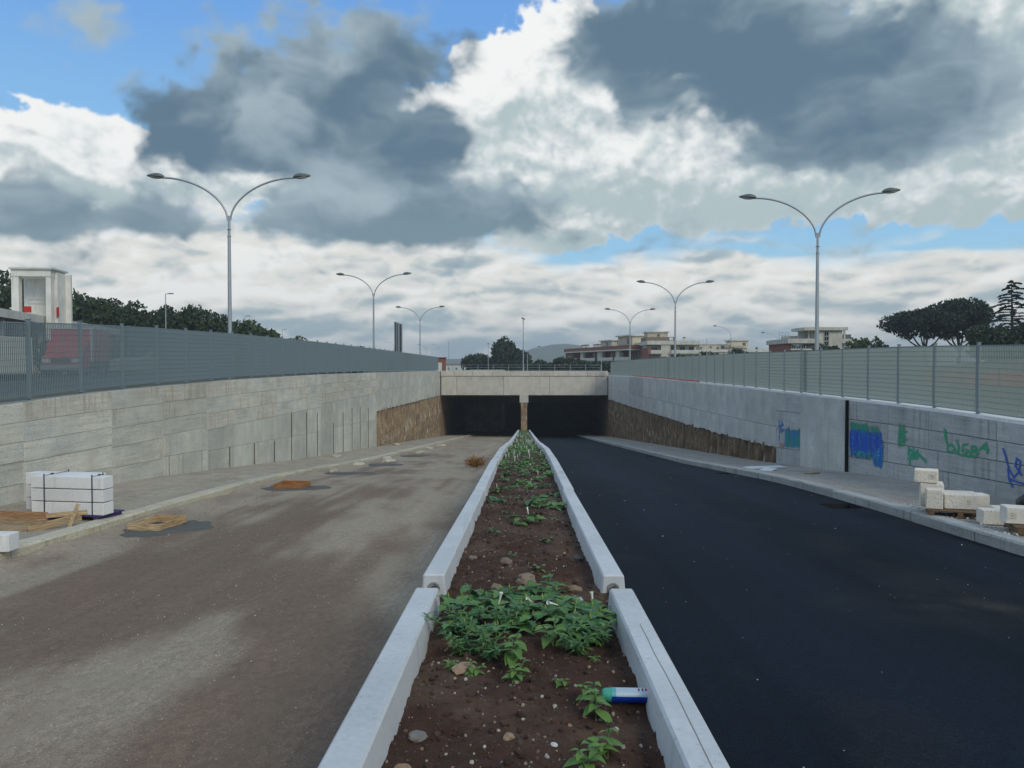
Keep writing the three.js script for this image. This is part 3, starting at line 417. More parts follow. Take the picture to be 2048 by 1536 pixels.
{ // portal: fascia and parapet panels, bearing pillar, tunnel behind
  const r = mulberry(31), g = thing('tunnel_portal', 'pale concrete tunnel portal beam with parapet and central pillar', 'portal');
  const fx = [-10.36, -8.4, -2.55, 3.2, 9.0, 10.42], px = [-10.4, -8.8, -6.42, -4.0, -1.62, 0.75, 3.1, 5.5, 7.9, 10.46];
  for (let i = 0; i + 1 < fx.length; i++) part('fascia_panel', metric(rbox(fx[i + 1] - fx[i] - 0.03, 2.36, 0.3, 0.01, (fx[i] + fx[i + 1]) / 2, -2.52, -100.15), 0.25, r(), r()), M.fascia[Math.floor(r() * 3)], g);
  for (let i = 0; i + 1 < px.length; i++) part('parapet_panel', metric(rbox(px[i + 1] - px[i] - 0.03, 0.64, 0.42, 0.012, (px[i] + px[i + 1]) / 2, -0.99, -100.12), 0.25, r(), r()), M.fascia[Math.floor(r() * 3)], g);
  part('beam', metric(box(21.4, 2.9, 0.9, 0, -2.3, -100.75), 0.25), M.core, g);
  for (let i = 0; i < 7; i++) { const d = 100.4 + i * 6, y = road(d); const p = part('pillar', metric(rbox(0.78, 4.7, 0.8, 0.04, 0, y + 2.25, -d), 0.25, r(), r()), M.pileL, g); part('pillar_head', metric(rbox(1.1, 0.95, 1.0, 0.03, 0, y + 4.85, -d), 0.25, r(), r()), M.fascia[1], p); }
  const t = thing('tunnel', 'dark road tunnel bore beyond the portal', 'tunnel');
  const run = (x0, x1, yo, th, d0, d1) => { const a = []; for (let d = d0; d < d1 - 0.01; d += 10) { const e = Math.min(d + 10, d1); a.push(bar(V((x0 + x1) / 2, road(d) + yo, d), V((x0 + x1) / 2, road(e) + yo, e + 0.02), x1 - x0, th)); } return sharp(join(a)); };
  const tm = mat({ ...conFlat, color: C(0.42, 0.41, 0.4), roughness: 0.95 });
  part('roof', [run(-4.5, 11.2, 5.75, 0.6, 100.3, 320), run(-11.2, -4.5, 5.75, 0.6, 100.3, 143), run(-11.2, -4.5, 5.75, 0.6, 172, 320)], tm, t);
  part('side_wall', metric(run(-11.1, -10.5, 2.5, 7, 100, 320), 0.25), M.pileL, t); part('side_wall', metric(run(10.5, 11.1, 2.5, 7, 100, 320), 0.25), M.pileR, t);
  part('verge', run(-11.2, -7.05, 0.02, 0.2, 108, 320), tm, t); part('verge', run(7.2, 11.2, 0.02, 0.2, 108, 320), tm, t); part('end_wall', box(24, 12, 0.5, 0, -12, -320.5), tm, t);
  const sh = (w, l, x, z) => metric(box(w, 13.6, l, x, -0.4 - 13.6 / 2 - 0.6, z), 0.25);
  part('shaft_wall', [sh(0.4, 29.8, -10.85, -157.5), sh(0.4, 29.8, -4.3, -157.5), sh(6.6, 0.4, -7.6, -142.8), sh(6.6, 0.4, -7.6, -172.2)].map((q) => { q.translate(0, 0.1, 0); return q; }), M.castL[2], t);
  for (const d of [150, 157.5, 165]) part('shaft_strut', box(6.1, 0.6, 0.5, -7.55, road(d) + 6.2, -d), M.castL[0], t);
}
// ---------------------------------------------------------------- grating fences on the walls
function fence(side, top, x, label, gm, deep) {
  const g = thing('grating_fence', label, 'fence');
  const H = 1.56, W = 1.94, list = [];
  for (let i = 0; i <= 31; i++) list.push(box(0.003, H, deep, lerp(-W / 2, W / 2, i / 31), 0, 0));
  for (let i = 0; i <= 12; i++) list.push(box(W, i === 0 || i === 12 ? 0.026 : 0.007, i === 0 || i === 12 ? 0.004 : 0.007, 0, lerp(-H / 2, H / 2, i / 12), 0));
  const panel = join(list), post = join([box(0.065, 1.72, 0.07, 0, 0.82, 0), box(0.09, 0.012, 0.1, 0, 1.686, 0), box(0.13, 0.015, 0.15, 0, 0.0, 0)]);
  for (let d = 5; d < 99; d += 2) {
    const a = V(x, top(d) + 0.06, d), b = V(x, top(d + 2) + 0.06, d + 2), e = Math.min(d + 2, 99.4);
    const p = part('post', post, M.post, g); p.position.copy(a);
    if (d + 2 > 99.5) break;
    const q = part('grating_panel', panel, gm, g); q.position.copy(a).add(b).multiplyScalar(0.5); q.position.y += 0.05 + H / 2; q.rotation.set(0, Math.PI / 2, Math.atan2(b.y - a.y, 2), 'YXZ');
  }
  return g;
}
fence(-1, topL, -WALL - 0.12, 'steel grating fence on top of the wall beside the dirt carriageway', M.grate, 0.026);
fence(1, topR, WALL + 0.2, 'steel grating fence on top of the wall with graffiti', M.grateR, 0.0285);

// ---------------------------------------------------------------- street lamps
function headGeometry() { // cobra head: rounded back, flat glass below, nose pointing along +x
  const g = new THREE.SphereGeometry(1, 16, 10), p = g.attributes.position;
  for (let i = 0; i < p.count; i++) { let x = p.getX(i), y = p.getY(i), z = p.getZ(i); const w = lerp(1, 0.55, sstep(-0.2, 1, x)), h = lerp(1.05, 0.62, sstep(-0.4, 1, x)); p.setXYZ(i, x * 0.33 + 0.24, y > 0 ? y * 0.13 * h : y * 0.05 - x * 0.01, z * 0.15 * w); }
  g.computeVertexNormals(); return g;
}
const headShell = headGeometry(), headLens = (() => { const g = new THREE.SphereGeometry(1, 12, 6, 0, Math.PI * 2, Math.PI / 2, Math.PI / 2); return g.scale(0.22, 0.05, 0.105).translate(0.24, -0.035, 0); })();
function arm(g, dir, y, reach, rise) {
  const pts = []; for (let i = 0; i <= 10; i++) { const t = i / 10 * Math.PI / 2; pts.push(new THREE.Vector3(dir * (0.05 + (reach - 0.05) * (1 - Math.cos(t)) ** 0.92), y + rise * Math.sin(t) ** 1.0, 0)); }
  part('arm', tube(pts, 0.036, 20, 8), M.pole, g);
  const h = part('lamp_head', headShell, M.lampHead, g); h.position.set(dir * (reach - 0.06), y + rise + 0.02, 0); h.rotation.set(0, dir > 0 ? 0 : Math.PI, 0); h.rotateZ(0.1);
  part('lens', headLens, M.lens, h);
}
function streetLamp(label, top, base, turn, arms = [-1, 1], reach = 2.35, group = 'curved street lamps along the cutting') {
  const g = thing('street_lamp', label, 'street lamp', new THREE.Vector3(top.x, base, top.z), turn, group), rise = 1.55, fork = top.y - base - rise;
  part('pole', [cyl(0.085, 0.056, fork - 0.55, 10), cyl(0.048, 0.042, 0.75, 10, 0, fork - 0.6, 0)], M.pole, g);
  part('collar', [cyl(0.068, 0.068, 0.03, 10, 0, fork - 0.62, 0), cyl(0.075, 0.075, 0.02, 10, 0, fork - 0.36, 0)], M.post, g);
  for (const a of arms) arm(g, a, fork, reach, rise);
  return g;
}
const LP = (x, headY, d) => V(x, headY, d);
streetLamp('tall two-armed street lamp nearest the white tower behind the dirt-side fence', LP(-10.85, 6.9, 29.4), groundY(-10.9, 29.4), 0.02, [-1, 1], 2.5);
streetLamp('two-armed street lamp second along the dirt-side fence', LP(-11.1, 6.7, 59), groundY(-11.1, 59), -0.08);
streetLamp('two-armed street lamp third along the dirt-side fence, right of the dark sign board', LP(-11.7, 6.55, 90), groundY(-11.7, 90), -0.12);
streetLamp('tall two-armed street lamp in front of the office building with glazing', LP(10.98, 6.35, 30.2), groundY(11, 30), -0.2, [-1, 1], 2.35);
streetLamp('two-armed street lamp second along the graffiti-side fence before the cream flats', LP(11.1, 6.1, 59), groundY(11, 59), 0.0);
streetLamp('two-armed street lamp third along the graffiti-side fence before the brick flats', LP(11.75, 6.2, 89), groundY(11.7, 89), 0.04);
const far = 'distant street lamps beyond the portal';
streetLamp('lamp post standing above the middle of the tunnel portal, seen edge on', LP(-0.1, 6.5, 112), groundY(0, 112), Math.PI / 2 - 0.1, [-1, 1], 0.9, far);
streetLamp('distant two-armed lamp in front of the tall dark tree', LP(-5.3, 3.1, 225), -6, 0.1, [-1, 1], 2.35, far);
streetLamp('distant lamp post left of the tall dark tree, seen edge on', LP(-7.6, 4.6, 170), -5, Math.PI / 2, [-1, 1], 0.7, far);
streetLamp('distant one-armed lamp curving right beside the tall dark tree', LP(0.65, 3.5, 150), -3, 0, [1], 2.0, far);
streetLamp('one-armed lamp curving left before the cream terraced flats', LP(36.8, 7.0, 143), -3, 0, [-1], 2.7, far);
streetLamp('one-armed lamp curving left before the brick side of the office', LP(45.3, 5.8, 143), -3, 0, [-1], 2.7, far);
streetLamp('far two-armed lamp just left of the dark sign board', LP(-48, 8.6, 295), -7, 0.1, [-1, 1], 2.6, far);
streetLamp('far two-armed lamp right of the third lamp on the dirt side', LP(-33, 7.0, 270), -7, 0.5, [-1, 1], 2.6, far);
streetLamp('far two-armed lamp between the third lamp and the brick hut', LP(-45, 8.4, 390), -7, 0.3, [-1, 1], 3.2, far);
function smallLamp(label, x, top, d, dir) { const b = groundY(x, d), g = thing('path_lamp', label, 'street lamp', V(x, b, d), 0, 'small lamps behind the dirt-side fence'); part('pole', cyl(0.06, 0.04, top - b, 8), M.pole, g); part('arm', bar(new THREE.Vector3(0, top - b - 0.03, 0), new THREE.Vector3(dir * 0.3, top - b + 0.02, 0), 0.04), M.pole, g); const h = part('lamp_head', rbox(0.5, 0.08, 0.2, 0.03, dir * 0.45, top - b + 0.03, 0), M.pole, g); part('lens', rbox(0.36, 0.03, 0.14, 0.01, dir * 0.47, top - b - 0.02, 0), M.lens, h); }
smallLamp('small lamp with short flat head in front of the dark wood', -31.5, 6.3, 70, 1);
smallLamp('small flat-headed lamp peeking right of the tallest dirt-side lamp pole', -35, 6.2, 100, 1);
smallLamp('small flat-headed lamp beyond the low trees left of the second lamp', -40, 6.0, 132, 1);
for (const [x, top, d, label] of [[-11.4, 3.5, 121, 'bare thin mast right of the brick hut'], [27.3, 3.9, 120, 'bare thin mast before the cream flats'], [12.1, 2.0, 125, 'short thin mast behind the portal parapet'], [21, 3.4, 58, 'thin pole just behind the graffiti-side fence']]) { const b = groundY(x, d), g = thing('mast', label, 'mast', V(x, b, d)); part('shaft', cyl(0.06, 0.035, top - b, 8), M.pole, g); part('cap', cyl(0.06, 0.02, 0.12, 8, 0, top - b, 0), M.post, g); }
{ // road sign board seen almost along its face
  const g = thing('sign_board', 'tall dark sign board on posts seen nearly edge on above the fence', 'sign', V(-11.35, groundY(-11.4, 72), 72), 0.02), b = 0.6;
  part('panel', rbox(0.06, 2.7, 4.2, 0.02, 0, 3.1, 0), mat({ color: C(0.035, 0.05, 0.085), roughness: 0.6 }), g);
  for (const z of [-1.5, -0.4, 0.4, 1.5]) part('stiffener', box(0.09, 2.6, 0.07, 0.07, 3.1, z), M.galv, g);
  for (const z of [-1.2, 1.2]) part('post', cyl(0.07, 0.07, 4.4, 10, 0.17, 0, z), M.galv, g);
}
{ // railing behind the parapet
  const g = thing('railing', 'thin metal railing with posts behind the portal parapet', 'railing');
  for (let x = -8; x <= 10.1; x += 2) part('post', box(0.07, 1.15, 0.07, x, -0.45, -104), M.galv, g);
  for (const y of [0.08, -0.25, -0.6]) part('rail', box(18.1, 0.035, 0.035, 1, y, -104), M.galv, g);
}
{ // warning tape along the wall top
  const v = [], rr = mulberry(3); let p = null; for (let d = 48; d <= 78; d += 0.5) { const q = [WALL + 0.02 - 0.05, topR(d) + 0.085 + (rr() - 0.5) * 0.025, -d]; if (p) { v.push(...p, ...q, p[0], p[1] + 0.08, p[2], ...q, q[0], q[1] + 0.08, q[2], p[0], p[1] + 0.08, p[2]); } p = q; }
  const g = new THREE.BufferGeometry(); g.setAttribute('position', new THREE.Float32BufferAttribute(v, 3)); g.computeVertexNormals(); solo('warning_tape', g, mat({ color: C(0.55, 0.05, 0.05), side: THREE.DoubleSide, roughness: 0.5 }), 'red warning tape hanging along the top of the graffiti wall', 'tape');
}
// ---------------------------------------------------------------- building materials left on the footways
const footL = (d) => road(d) + 0.155, ring = (n, f) => Array.from({ length: n }, (_, i) => f(i / n * Math.PI * 2, i));
const eased = (g, s = 0.25, r = Math.random) => metric(g, s, r(), r());
function stone(r, w, h, l, rad = 0.012) { return metric(rbox(w, h, l, rad), 0.25, r(), r()); }
{ // strapped stack of long white kerb blocks on a purple pallet, two rows of three
  const r = mulberry(61), o = V(-8.02, footL(14.4), 14.2), turn = -0.15;
  const pal = thing('pallet', 'purple wooden pallet under the strapped white kerb blocks', 'pallet', o, turn);
  for (let i = 0; i < 5; i++) part('deck_board', rbox(1.3, 0.022, 0.11, 0.004, 0.05, 0.115, -0.27 + i * 0.135), M.purple, pal);
  for (const x of [-0.5, 0.05, 0.6]) part('bearer', rbox(0.1, 0.1, 0.64, 0.005, x, 0.052, 0), M.purple, pal);
  const nm = ['bottom', 'middle', 'top'];
  for (let row = 0; row < 2; row++) for (let k = 0; k < 3; k++) {
    const b = solo('kerb_block', stone(r, 1.42, 0.212, 0.28, 0.012), M.whiteStone[Math.floor(r() * 3)], `long white kerb block, ${nm[k]} of the ${row ? 'back' : 'front'} row in the strapped stack`, 'kerb block', 'strapped white kerb blocks');
    b.position.set(row ? -0.36 : 0.02 + (r() - 0.5) * 0.02, 0.13 + 0.106 + k * 0.228, row ? -0.17 : 0.155).applyAxisAngle(new THREE.Vector3(0, 1, 0), turn).add(o); b.rotation.y = turn + (r() - 0.5) * 0.012;
    if (k < 2) { const s = solo('spacer_lath', rbox(0.03, 0.014, 0.26, 0.003), M.dark, `thin dark lath between ${nm[k]} and ${nm[k + 1]} ${row ? 'back' : 'front'} kerb blocks`, 'lath', 'laths between the kerb blocks'); s.position.set(row ? -0.6 : -0.4, 0.13 + 0.212 + 0.008 + k * 0.228, row ? -0.17 : 0.155).applyAxisAngle(new THREE.Vector3(0, 1, 0), turn).add(o); s.rotation.y = turn; }
  }
  for (const x of [-0.42, 0.52]) { const s = thing('strap', `dark blue strap round the ${x < 0 ? 'outer' : 'inner'} end of the white block stack`, 'strap', o, turn, 'straps round the block stack'); part('band', x < 0 ? [box(0.022, 0.71, 0.004, x, 0.485, 0.2985), box(0.022, 0.003, 0.615, x, 0.8085, -0.008), box(0.022, 0.71, 0.004, x, 0.485, -0.314)] : [box(0.022, 0.71, 0.004, x, 0.485, 0.2985), box(0.022, 0.003, 0.3, x, 0.8085, 0.15), box(0.022, 0.71, 0.004, x, 0.485, 0.0085)], M.strap, s); part('buckle', rbox(0.04, 0.02, 0.05, 0.004, x, 0.817, 0.1), M.steel, s); }
}
function plank(label, a, b, w, h, m, group, name = 'timber_plank') { const g = metric(flat(bar(a, b, w, h)), 1.4, a.x, a.y); g.computeVertexNormals(); return solo(name, g, m, label, 'plank', group); }
{ // timber shuttering lying in front of the stack
  const y = (d) => footL(d), gp = 'shuttering timber by the white block stack';
  plank('reddish board standing on edge at the outer end of the block stack', V(-8.85, y(13.4) + 0.2, 13.35), V(-7.96, y(13.4) + 0.2, 13.2), 0.03, 0.11, M.wood[2], gp);
  plank('pale greenish board on edge under the reddish board', V(-8.85, y(13.35) + 0.09, 13.33), V(-7.96, y(13.35) + 0.09, 13.18), 0.03, 0.1, M.wood[1], gp);
  plank('wide grey board lying flat left of the block stack', V(-8.9, y(13.2) + 0.03, 13.0), V(-8.0, y(13.1) + 0.03, 12.9), 0.4, 0.03, M.wood[1], gp);
  plank('pale plank end leaning under the front kerb blocks', V(-7.97, y(13.4) + 0.2, 13.18), V(-7.35, y(13.4) + 0.24, 13.3), 0.03, 0.075, M.wood[0], gp);
  plank('upright pale stake crossing the plank before the stack', V(-7.47, y(13.0) + 0.0, 12.95), V(-7.4, y(13.1) + 0.4, 13.12), 0.05, 0.035, M.wood[0], gp);
  plank('grey board sloping down from the stake to the ground', V(-8.0, y(12.8) + 0.03, 12.72), V(-7.45, y(13.2) + 0.16, 13.3), 0.025, 0.12, M.wood[1], gp);
  plank('thin lath lying on the footway near the purple pallet', V(-7.35, y(13.3) + 0.02, 13.35), V(-6.98 - 0.25, y(13.5) + 0.02, 13.7), 0.05, 0.02, M.wood[1], gp);
}
{ const r = mulberry(67), b = solo('kerb_block', stone(r, 1.1, 0.24, 0.26, 0.014), M.whiteStone[0], 'single white kerb block lying alone at the kerb, lower left', 'kerb block'); b.position.copy(V(-7.58, road(10.9) + 0.19 + 0.13, 10.85)); b.rotation.y = 0.05; }
function frameBox(label, x, d, w, l, turn, m, patchLabel, seed) {
  const y = road(d), r = mulberry(seed), g = thing('formwork_frame', label, 'formwork', V(x, y + 0.03, d), turn), h = 0.13;
  for (const [bw, bl, bx, bz] of [[w, 0.025, 0, l / 2], [w, 0.025, 0, -l / 2], [0.025, l - 0.03, w / 2 - 0.0125, 0], [0.025, l - 0.03, -w / 2 + 0.0125, 0]]) part('board', metric(rbox(bw, h, bl, 0.003, bx, h / 2, bz), 1.2, r(), r()), m[Math.floor(r() * m.length)], g);
  patch(patchLabel, x + 0.15, d, w * 1.35, l * 1.1, seed);
}
function patch(label, x, d, rx, rz, seed) { // low heap of fresh mortar with a ragged outline
  const pos = [], idx = [], n = 40, rings = 6; for (let k = 0; k <= rings; k++) for (let i = 0; i < n; i++) { const t = i / n * 6.2832, q = k / rings, e = 1 + (fbm(Math.cos(t) * 2 + seed, Math.sin(t) * 2 + 9, 4) - 0.5) * 0.9, px = x + Math.cos(t) * rx * q * e, pd = d + Math.sin(t) * rz * q * e; pos.push(px, road(pd) + (k === rings ? -0.03 : 0.035 + (fbm(px * 5, pd * 5, 3) - 0.5) * 0.04), -pd); if (k < rings) { const a = k * n + i, b = k * n + (i + 1) % n; idx.push(a, b, a + n, b, b + n, a + n); } }
  const g = new THREE.BufferGeometry(); g.setAttribute('position', new THREE.Float32BufferAttribute(pos, 3)); g.setIndex(idx); g.computeVertexNormals(); metricUV(g); solo('mortar_patch', g, M.mortar, label, 'mortar', 'dark mortar patches along the dirt kerb');
}
function metricUV(g) { const p = g.attributes.position, uv = []; for (let i = 0; i < p.count; i++) uv.push(p.getX(i) * 0.6, p.getZ(i) * 0.6); g.setAttribute('uv', new THREE.Float32BufferAttribute(uv, 2)); }
frameBox('pale wooden formwork frame round the nearest manhole by the kerb', -6.5, 14.05, 0.6, 0.85, -0.12, [M.wood[3], M.wood[0]], 'dark mortar heap round the nearest formwork frame', 71);
frameBox('orange wooden formwork frame round the second manhole', -6.1, 20.9, 0.75, 0.7, -0.05, [M.rustWood], 'dark mortar heap round the orange formwork frame', 72);
patch('dark mortar patch just beyond the orange frame', -6.0, 27.3, 0.95, 0.8, 73); patch('dark mortar patch before the brown pile wall', -6.0, 34.2, 0.9, 1.2, 74); patch('small dark mortar patch beside the brown pile wall', -6.1, 44, 0.8, 1.3, 75);
{ const r = mulberry(81), place = [[-6.7, 27.9, 0.5], [-7.0, 33.5, 0.7], [-6.3, 37.2, 0.9], [-6.9, 40, 0.6], [-6.2, 48, 0.8], [-6.7, 56, 0.9], [-6.5, 63, 0.9], [-9.2, 39, 0.7], [-9.6, 60, 0.6]], what = ['before the orange patch', 'left of the dark patch', 'beside the tumbled kerb', 'half on the kerb', 'near the pile wall foot', 'further along the pile wall', 'nearest the tunnel mouth', 'lying on the footway', 'at the foot of the pile wall'];
  place.forEach(([x, d, s], i) => { const g = new THREE.DodecahedronGeometry(0.5, 1), p = g.attributes.position; for (let k = 0; k < p.count; k++) { const q = 1 + (fbm(p.getX(k) * 3 + i * 9, p.getZ(k) * 3 + p.getY(k) * 5, 3) - 0.5) * 0.7; p.setXYZ(k, p.getX(k) * s * q, p.getY(k) * 0.22 * q, p.getZ(k) * s * 0.7 * q); } const o = solo('broken_slab', metric(sharp(g), 0.25, r(), r()), M.kerb[i % 3], `broken concrete slab ${what[i]} along the dirt kerb`, 'rubble', 'broken slabs along the dirt kerb'); o.position.copy(V(x, (Math.abs(x) > KERB_L ? footL(d) : road(d)) + 0.05, d)); o.rotation.y = r() * 6; }); }
{ // dry uprooted weed on the earth road
  const r = mulberry(91), g = thing('dry_weed', 'dried orange brown tumbleweed on the dirt carriageway near the tunnel', 'weed', V(-1.98, road(32.2), 32.2)), st = [];
  for (let i = 0; i < 170; i++) { const t = r() * 6.28, R = 0.15 + r() * 0.32, h = 0.1 + r() * 0.42, a = new THREE.Vector3((r() - 0.5) * 0.15, 0.02, (r() - 0.5) * 0.15), b = new THREE.Vector3(Math.cos(t) * R * 0.6, h * 0.7, Math.sin(t) * R * 0.6), c = new THREE.Vector3(Math.cos(t + 0.4) * R, h * (0.6 + r() * 0.5), Math.sin(t + 0.4) * R); st.push(tube([a, b, c], 0.006 + r() * 0.004, 4, 3)); }
  part('stems', st, mat({ color: C(0.26, 0.14, 0.045) }), g);
  const lv = []; for (let i = 0; i < 500; i++) { const t = r() * 6.28, R = Math.sqrt(r()) * 0.42, q = new THREE.PlaneGeometry(0.04, 0.025); q.rotateX(r() * 3).rotateY(r() * 6).translate(Math.cos(t) * R, 0.06 + r() * 0.42 * (1 - R), Math.sin(t) * R); lv.push(q); } part('dry_leaves', lv, mat({ color: C(0.34, 0.18, 0.05), side: THREE.DoubleSide }), g);
}
{ // pallets with short white blocks on the asphalt-side footway
  const r = mulberry(62), y = (d) => road(d) + 0.165;
  const pallet = (label, x, d, turn, m) => { const o = V(x, y(d), d), p = thing('pallet', label, 'pallet', o, turn); for (let i = 0; i < 6; i++) part('deck_board', rbox(1.05, 0.02, 0.1, 0.004, 0, 0.125, -0.34 + i * 0.136), m, p); for (const bx of [-0.46, 0, 0.46]) part('bearer', rbox(0.09, 0.095, 0.78, 0.005, bx, 0.066, 0), m, p); for (let i = 0; i < 3; i++) part('foot_board', rbox(1.05, 0.018, 0.09, 0.004, 0, 0.01, -0.34 + i * 0.34), m, p); return o; };
  const dim = mat({ map: woodTex, color: C(0.3, 0.25, 0.22), roughness: 0.9 }); pallet('weathered dark pallet carrying the stacked white stones', 7.98, 14.75, -0.42, dim); pallet('dark pallet under the nearest white stone block', 8.35, 12.85, -0.3, dim);
  const lc = document.createElement('canvas'); lc.width = lc.height = 64; const lx = lc.getContext('2d'); lx.fillStyle = '#d8d2c4'; lx.fillRect(0, 0, 64, 64); lx.strokeStyle = '#8a6a52'; lx.lineWidth = 4; for (let i = 0; i < 9; i++) { lx.beginPath(); lx.moveTo(10 + r() * 40, 12 + i * 5); lx.lineTo(18 + r() * 40, 10 + i * 5 + r() * 8); lx.stroke(); } const lt = new THREE.CanvasTexture(lc); lt.colorSpace = THREE.SRGBColorSpace; const lm = mat({ map: lt });
  const put = (label, w, h, l, x, yy, d, turn, tilt = 0, mark) => { const g = thing('stone_block', label, 'stone block', V(x, y(d) + yy + h / 2, d), turn, 'white stone blocks on the asphalt footway'); g.rotation.z = tilt; part('body', stone(r, w, h, l, 0.02), M.block, g); if (mark) part('printed_label', new THREE.PlaneGeometry(h * 0.5, h * 0.45).translate(mark[0] * w, 0, l / 2 + 0.002), lm, g); };
  put('white stone block standing upright at the front corner of the pallet', 0.28, 0.36, 0.27, 7.53, 0.137, 14.75, -0.42);
  put('squat white stone block behind the upright one, under the top block', 0.4, 0.44, 0.4, 7.68, 0.137, 15.15, -0.42);
  put('white stone block on the very top of the pallet stack', 0.4, 0.24, 0.34, 7.58, 0.58, 15.15, -0.5, 0, [0.25]);
  put('long white stone block lying on the pallet with a brown label', 0.56, 0.27, 0.27, 7.98, 0.137, 14.73, -0.25, 0, [0.2]);
  put('white stone block at the far end of the pallet', 0.22, 0.26, 0.3, 8.42, 0.137, 14.85, -0.1);
  put('second row white stone block lying behind on the pallet', 0.6, 0.27, 0.27, 8.15, 0.137, 15.12, -0.3);
  put('white stone block lying on the ground right of the pallet', 0.56, 0.25, 0.3, 8.12, 0.0, 13.8, -0.15);
  put('white stone block lying behind the ground block', 0.5, 0.25, 0.28, 8.5, 0.0, 14.15, -0.1);
  put('nearest white stone block tipped on the dark pallet, frame edge', 0.62, 0.27, 0.3, 8.05, 0.137, 12.95, -0.22, -0.03, [-0.36]);
  put('white stone block at the frame edge behind the nearest one', 0.5, 0.25, 0.3, 8.55, 0.137, 12.75, -0.2);
  { const g = new THREE.SphereGeometry(0.5, 20, 12), p = g.attributes.position; for (let i = 0; i < p.count; i++) { const q = 1 + (fbm(p.getX(i) * 4, p.getZ(i) * 4 + p.getY(i) * 3, 3) - 0.5) * 0.3; p.setXYZ(i, p.getX(i) * 0.95 * q, Math.max(-0.2, p.getY(i) * 0.48 * q), p.getZ(i) * 0.7 * q); } g.computeVertexNormals(); const o = solo('plastic_sack', g, mat({ color: C(0.008, 0.008, 0.01), roughness: 0.45 }), 'black plastic sack at the wall foot behind the stone blocks', 'sack'); o.position.copy(V(9.6, y(14.9) + 0.2, 14.9)); }
  for (const [x, d, w, l, t, label] of [[8.6, 28.6, 1.5, 0.5, 0.3, 'white foam board lying on the footway before the raised slab'], [8.2, 26.9, 0.7, 0.4, 1.0, 'small pale board scrap on the footway near the foam board'], [8.9, 24.8, 0.5, 0.2, 0.5, 'dark lath scrap on the footway below the slab joint']]) { const o = solo('board_scrap', rbox(w, 0.03, l, 0.005), label.startsWith('dark') ? M.wood[1] : mat({ color: C(0.7, 0.71, 0.72) }), label, 'board', 'board scraps on the asphalt footway'); o.position.copy(V(x, y(d) + 0.025, d)); o.rotation.y = t; }
  // crushed stone spilled under the pallets
  const ig = new THREE.IcosahedronGeometry(0.02, 0), im = new THREE.InstancedMesh(ig, mat({ color: C(0.55, 0.53, 0.5) }), 260), m4 = new THREE.Matrix4(); im.name = 'stone_chips'; im.userData = { kind: 'stuff', label: 'white stone chips spilled around the pallets', category: 'chips' };
  for (let i = 0; i < 260; i++) { const d = 12.4 + r() * 4, x = 7.35 + r() * 1.8, s = 0.4 + r() * 1.1; m4.compose(new THREE.Vector3(x, y(d) + 0.008, -d), new THREE.Quaternion().setFromEuler(new THREE.Euler(r() * 6, r() * 6, 0)), new THREE.Vector3(s, s * 0.7, s)); im.setMatrixAt(i, m4); } scene.add(im);
}
// ---------------------------------------------------------------- median bed: stones, spray can, weeds
function pebbleField(name, label, n, seed, colours, fn) {
  const im = new THREE.InstancedMesh(new THREE.IcosahedronGeometry(1, 0), mat({ color: 0xffffff, roughness: 0.95 }), n), r = mulberry(seed), m4 = new THREE.Matrix4(), c = new THREE.Color();
  for (let i = 0; i < n; i++) { const [x, y, d, s] = fn(r); m4.compose(V(x, y, d), new THREE.Quaternion().setFromEuler(new THREE.Euler(r() * 6, r() * 6, r() * 6)), new THREE.Vector3(s, s * (0.5 + r() * 0.4), s * (0.7 + r() * 0.4))); im.setMatrixAt(i, m4); const q = colours[Math.floor(r() * colours.length)]; const k = 0.75 + r() * 0.5; c.setRGB(q[0] * k, q[1] * k, q[2] * k); im.setColorAt(i, c); }
  im.name = name; im.userData = { kind: 'stuff', label, category: 'gravel' }; scene.add(im);
}
pebbleField('soil_gravel', 'small pale stones scattered over the brown median soil', 9000, 501, [[0.34, 0.29, 0.23], [0.27, 0.18, 0.12], [0.4, 0.37, 0.33], [0.14, 0.08, 0.05], [0.2, 0.17, 0.14], [0.09, 0.05, 0.035]], (r) => { const d = 1.8 + Math.pow(r(), 1.9) * 20, x = (r() - 0.5) * 1.18, s = 0.0016 + Math.pow(r(), 6) * 0.011; return [x, soilY(x, d) + s * 0.2, d, s]; });
pebbleField('soil_clods', 'brown earth clods on the median soil', 3200, 502, [[0.055, 0.027, 0.018], [0.08, 0.045, 0.03], [0.045, 0.022, 0.015]], (r) => { const d = 1.8 + Math.pow(r(), 1.7) * 14, x = (r() - 0.5) * 1.18, s = 0.005 + Math.pow(r(), 3) * 0.02; return [x, soilY(x, d) + s * 0.1, d, s]; });
pebbleField('road_grit', 'pale grit scattered over the dirt carriageway', 9000, 503, [[0.4, 0.38, 0.34], [0.3, 0.26, 0.21], [0.5, 0.48, 0.46]], (r) => { const d = 2.5 + Math.pow(r(), 1.6) * 22, x = -1 - r() * 6.1, s = 0.0022 + Math.pow(r(), 6) * 0.007; return [x, road(d) + 0.004, d, s]; });
pebbleField('kerb_grit', 'pale grit gathered along the dirt-side kerb', 900, 504, [[0.45, 0.42, 0.38], [0.3, 0.24, 0.18]], (r) => { const d = 6 + r() * 16, x = -7.1 + Math.pow(r(), 2) * 1.2, s = 0.004 + Math.pow(r(), 3) * 0.014; return [x, road(d) + 0.006, d, s]; });
pebbleField('asphalt_grit', 'few white specks of grit on the fresh asphalt', 150, 505, [[0.5, 0.5, 0.48]], (r) => { const d = 2.6 + Math.pow(r(), 1.4) * 26, x = 1 + r() * 6.1, s = 0.004 + Math.pow(r(), 4) * 0.01; return [x, road(d) + 0.003, d, s]; });
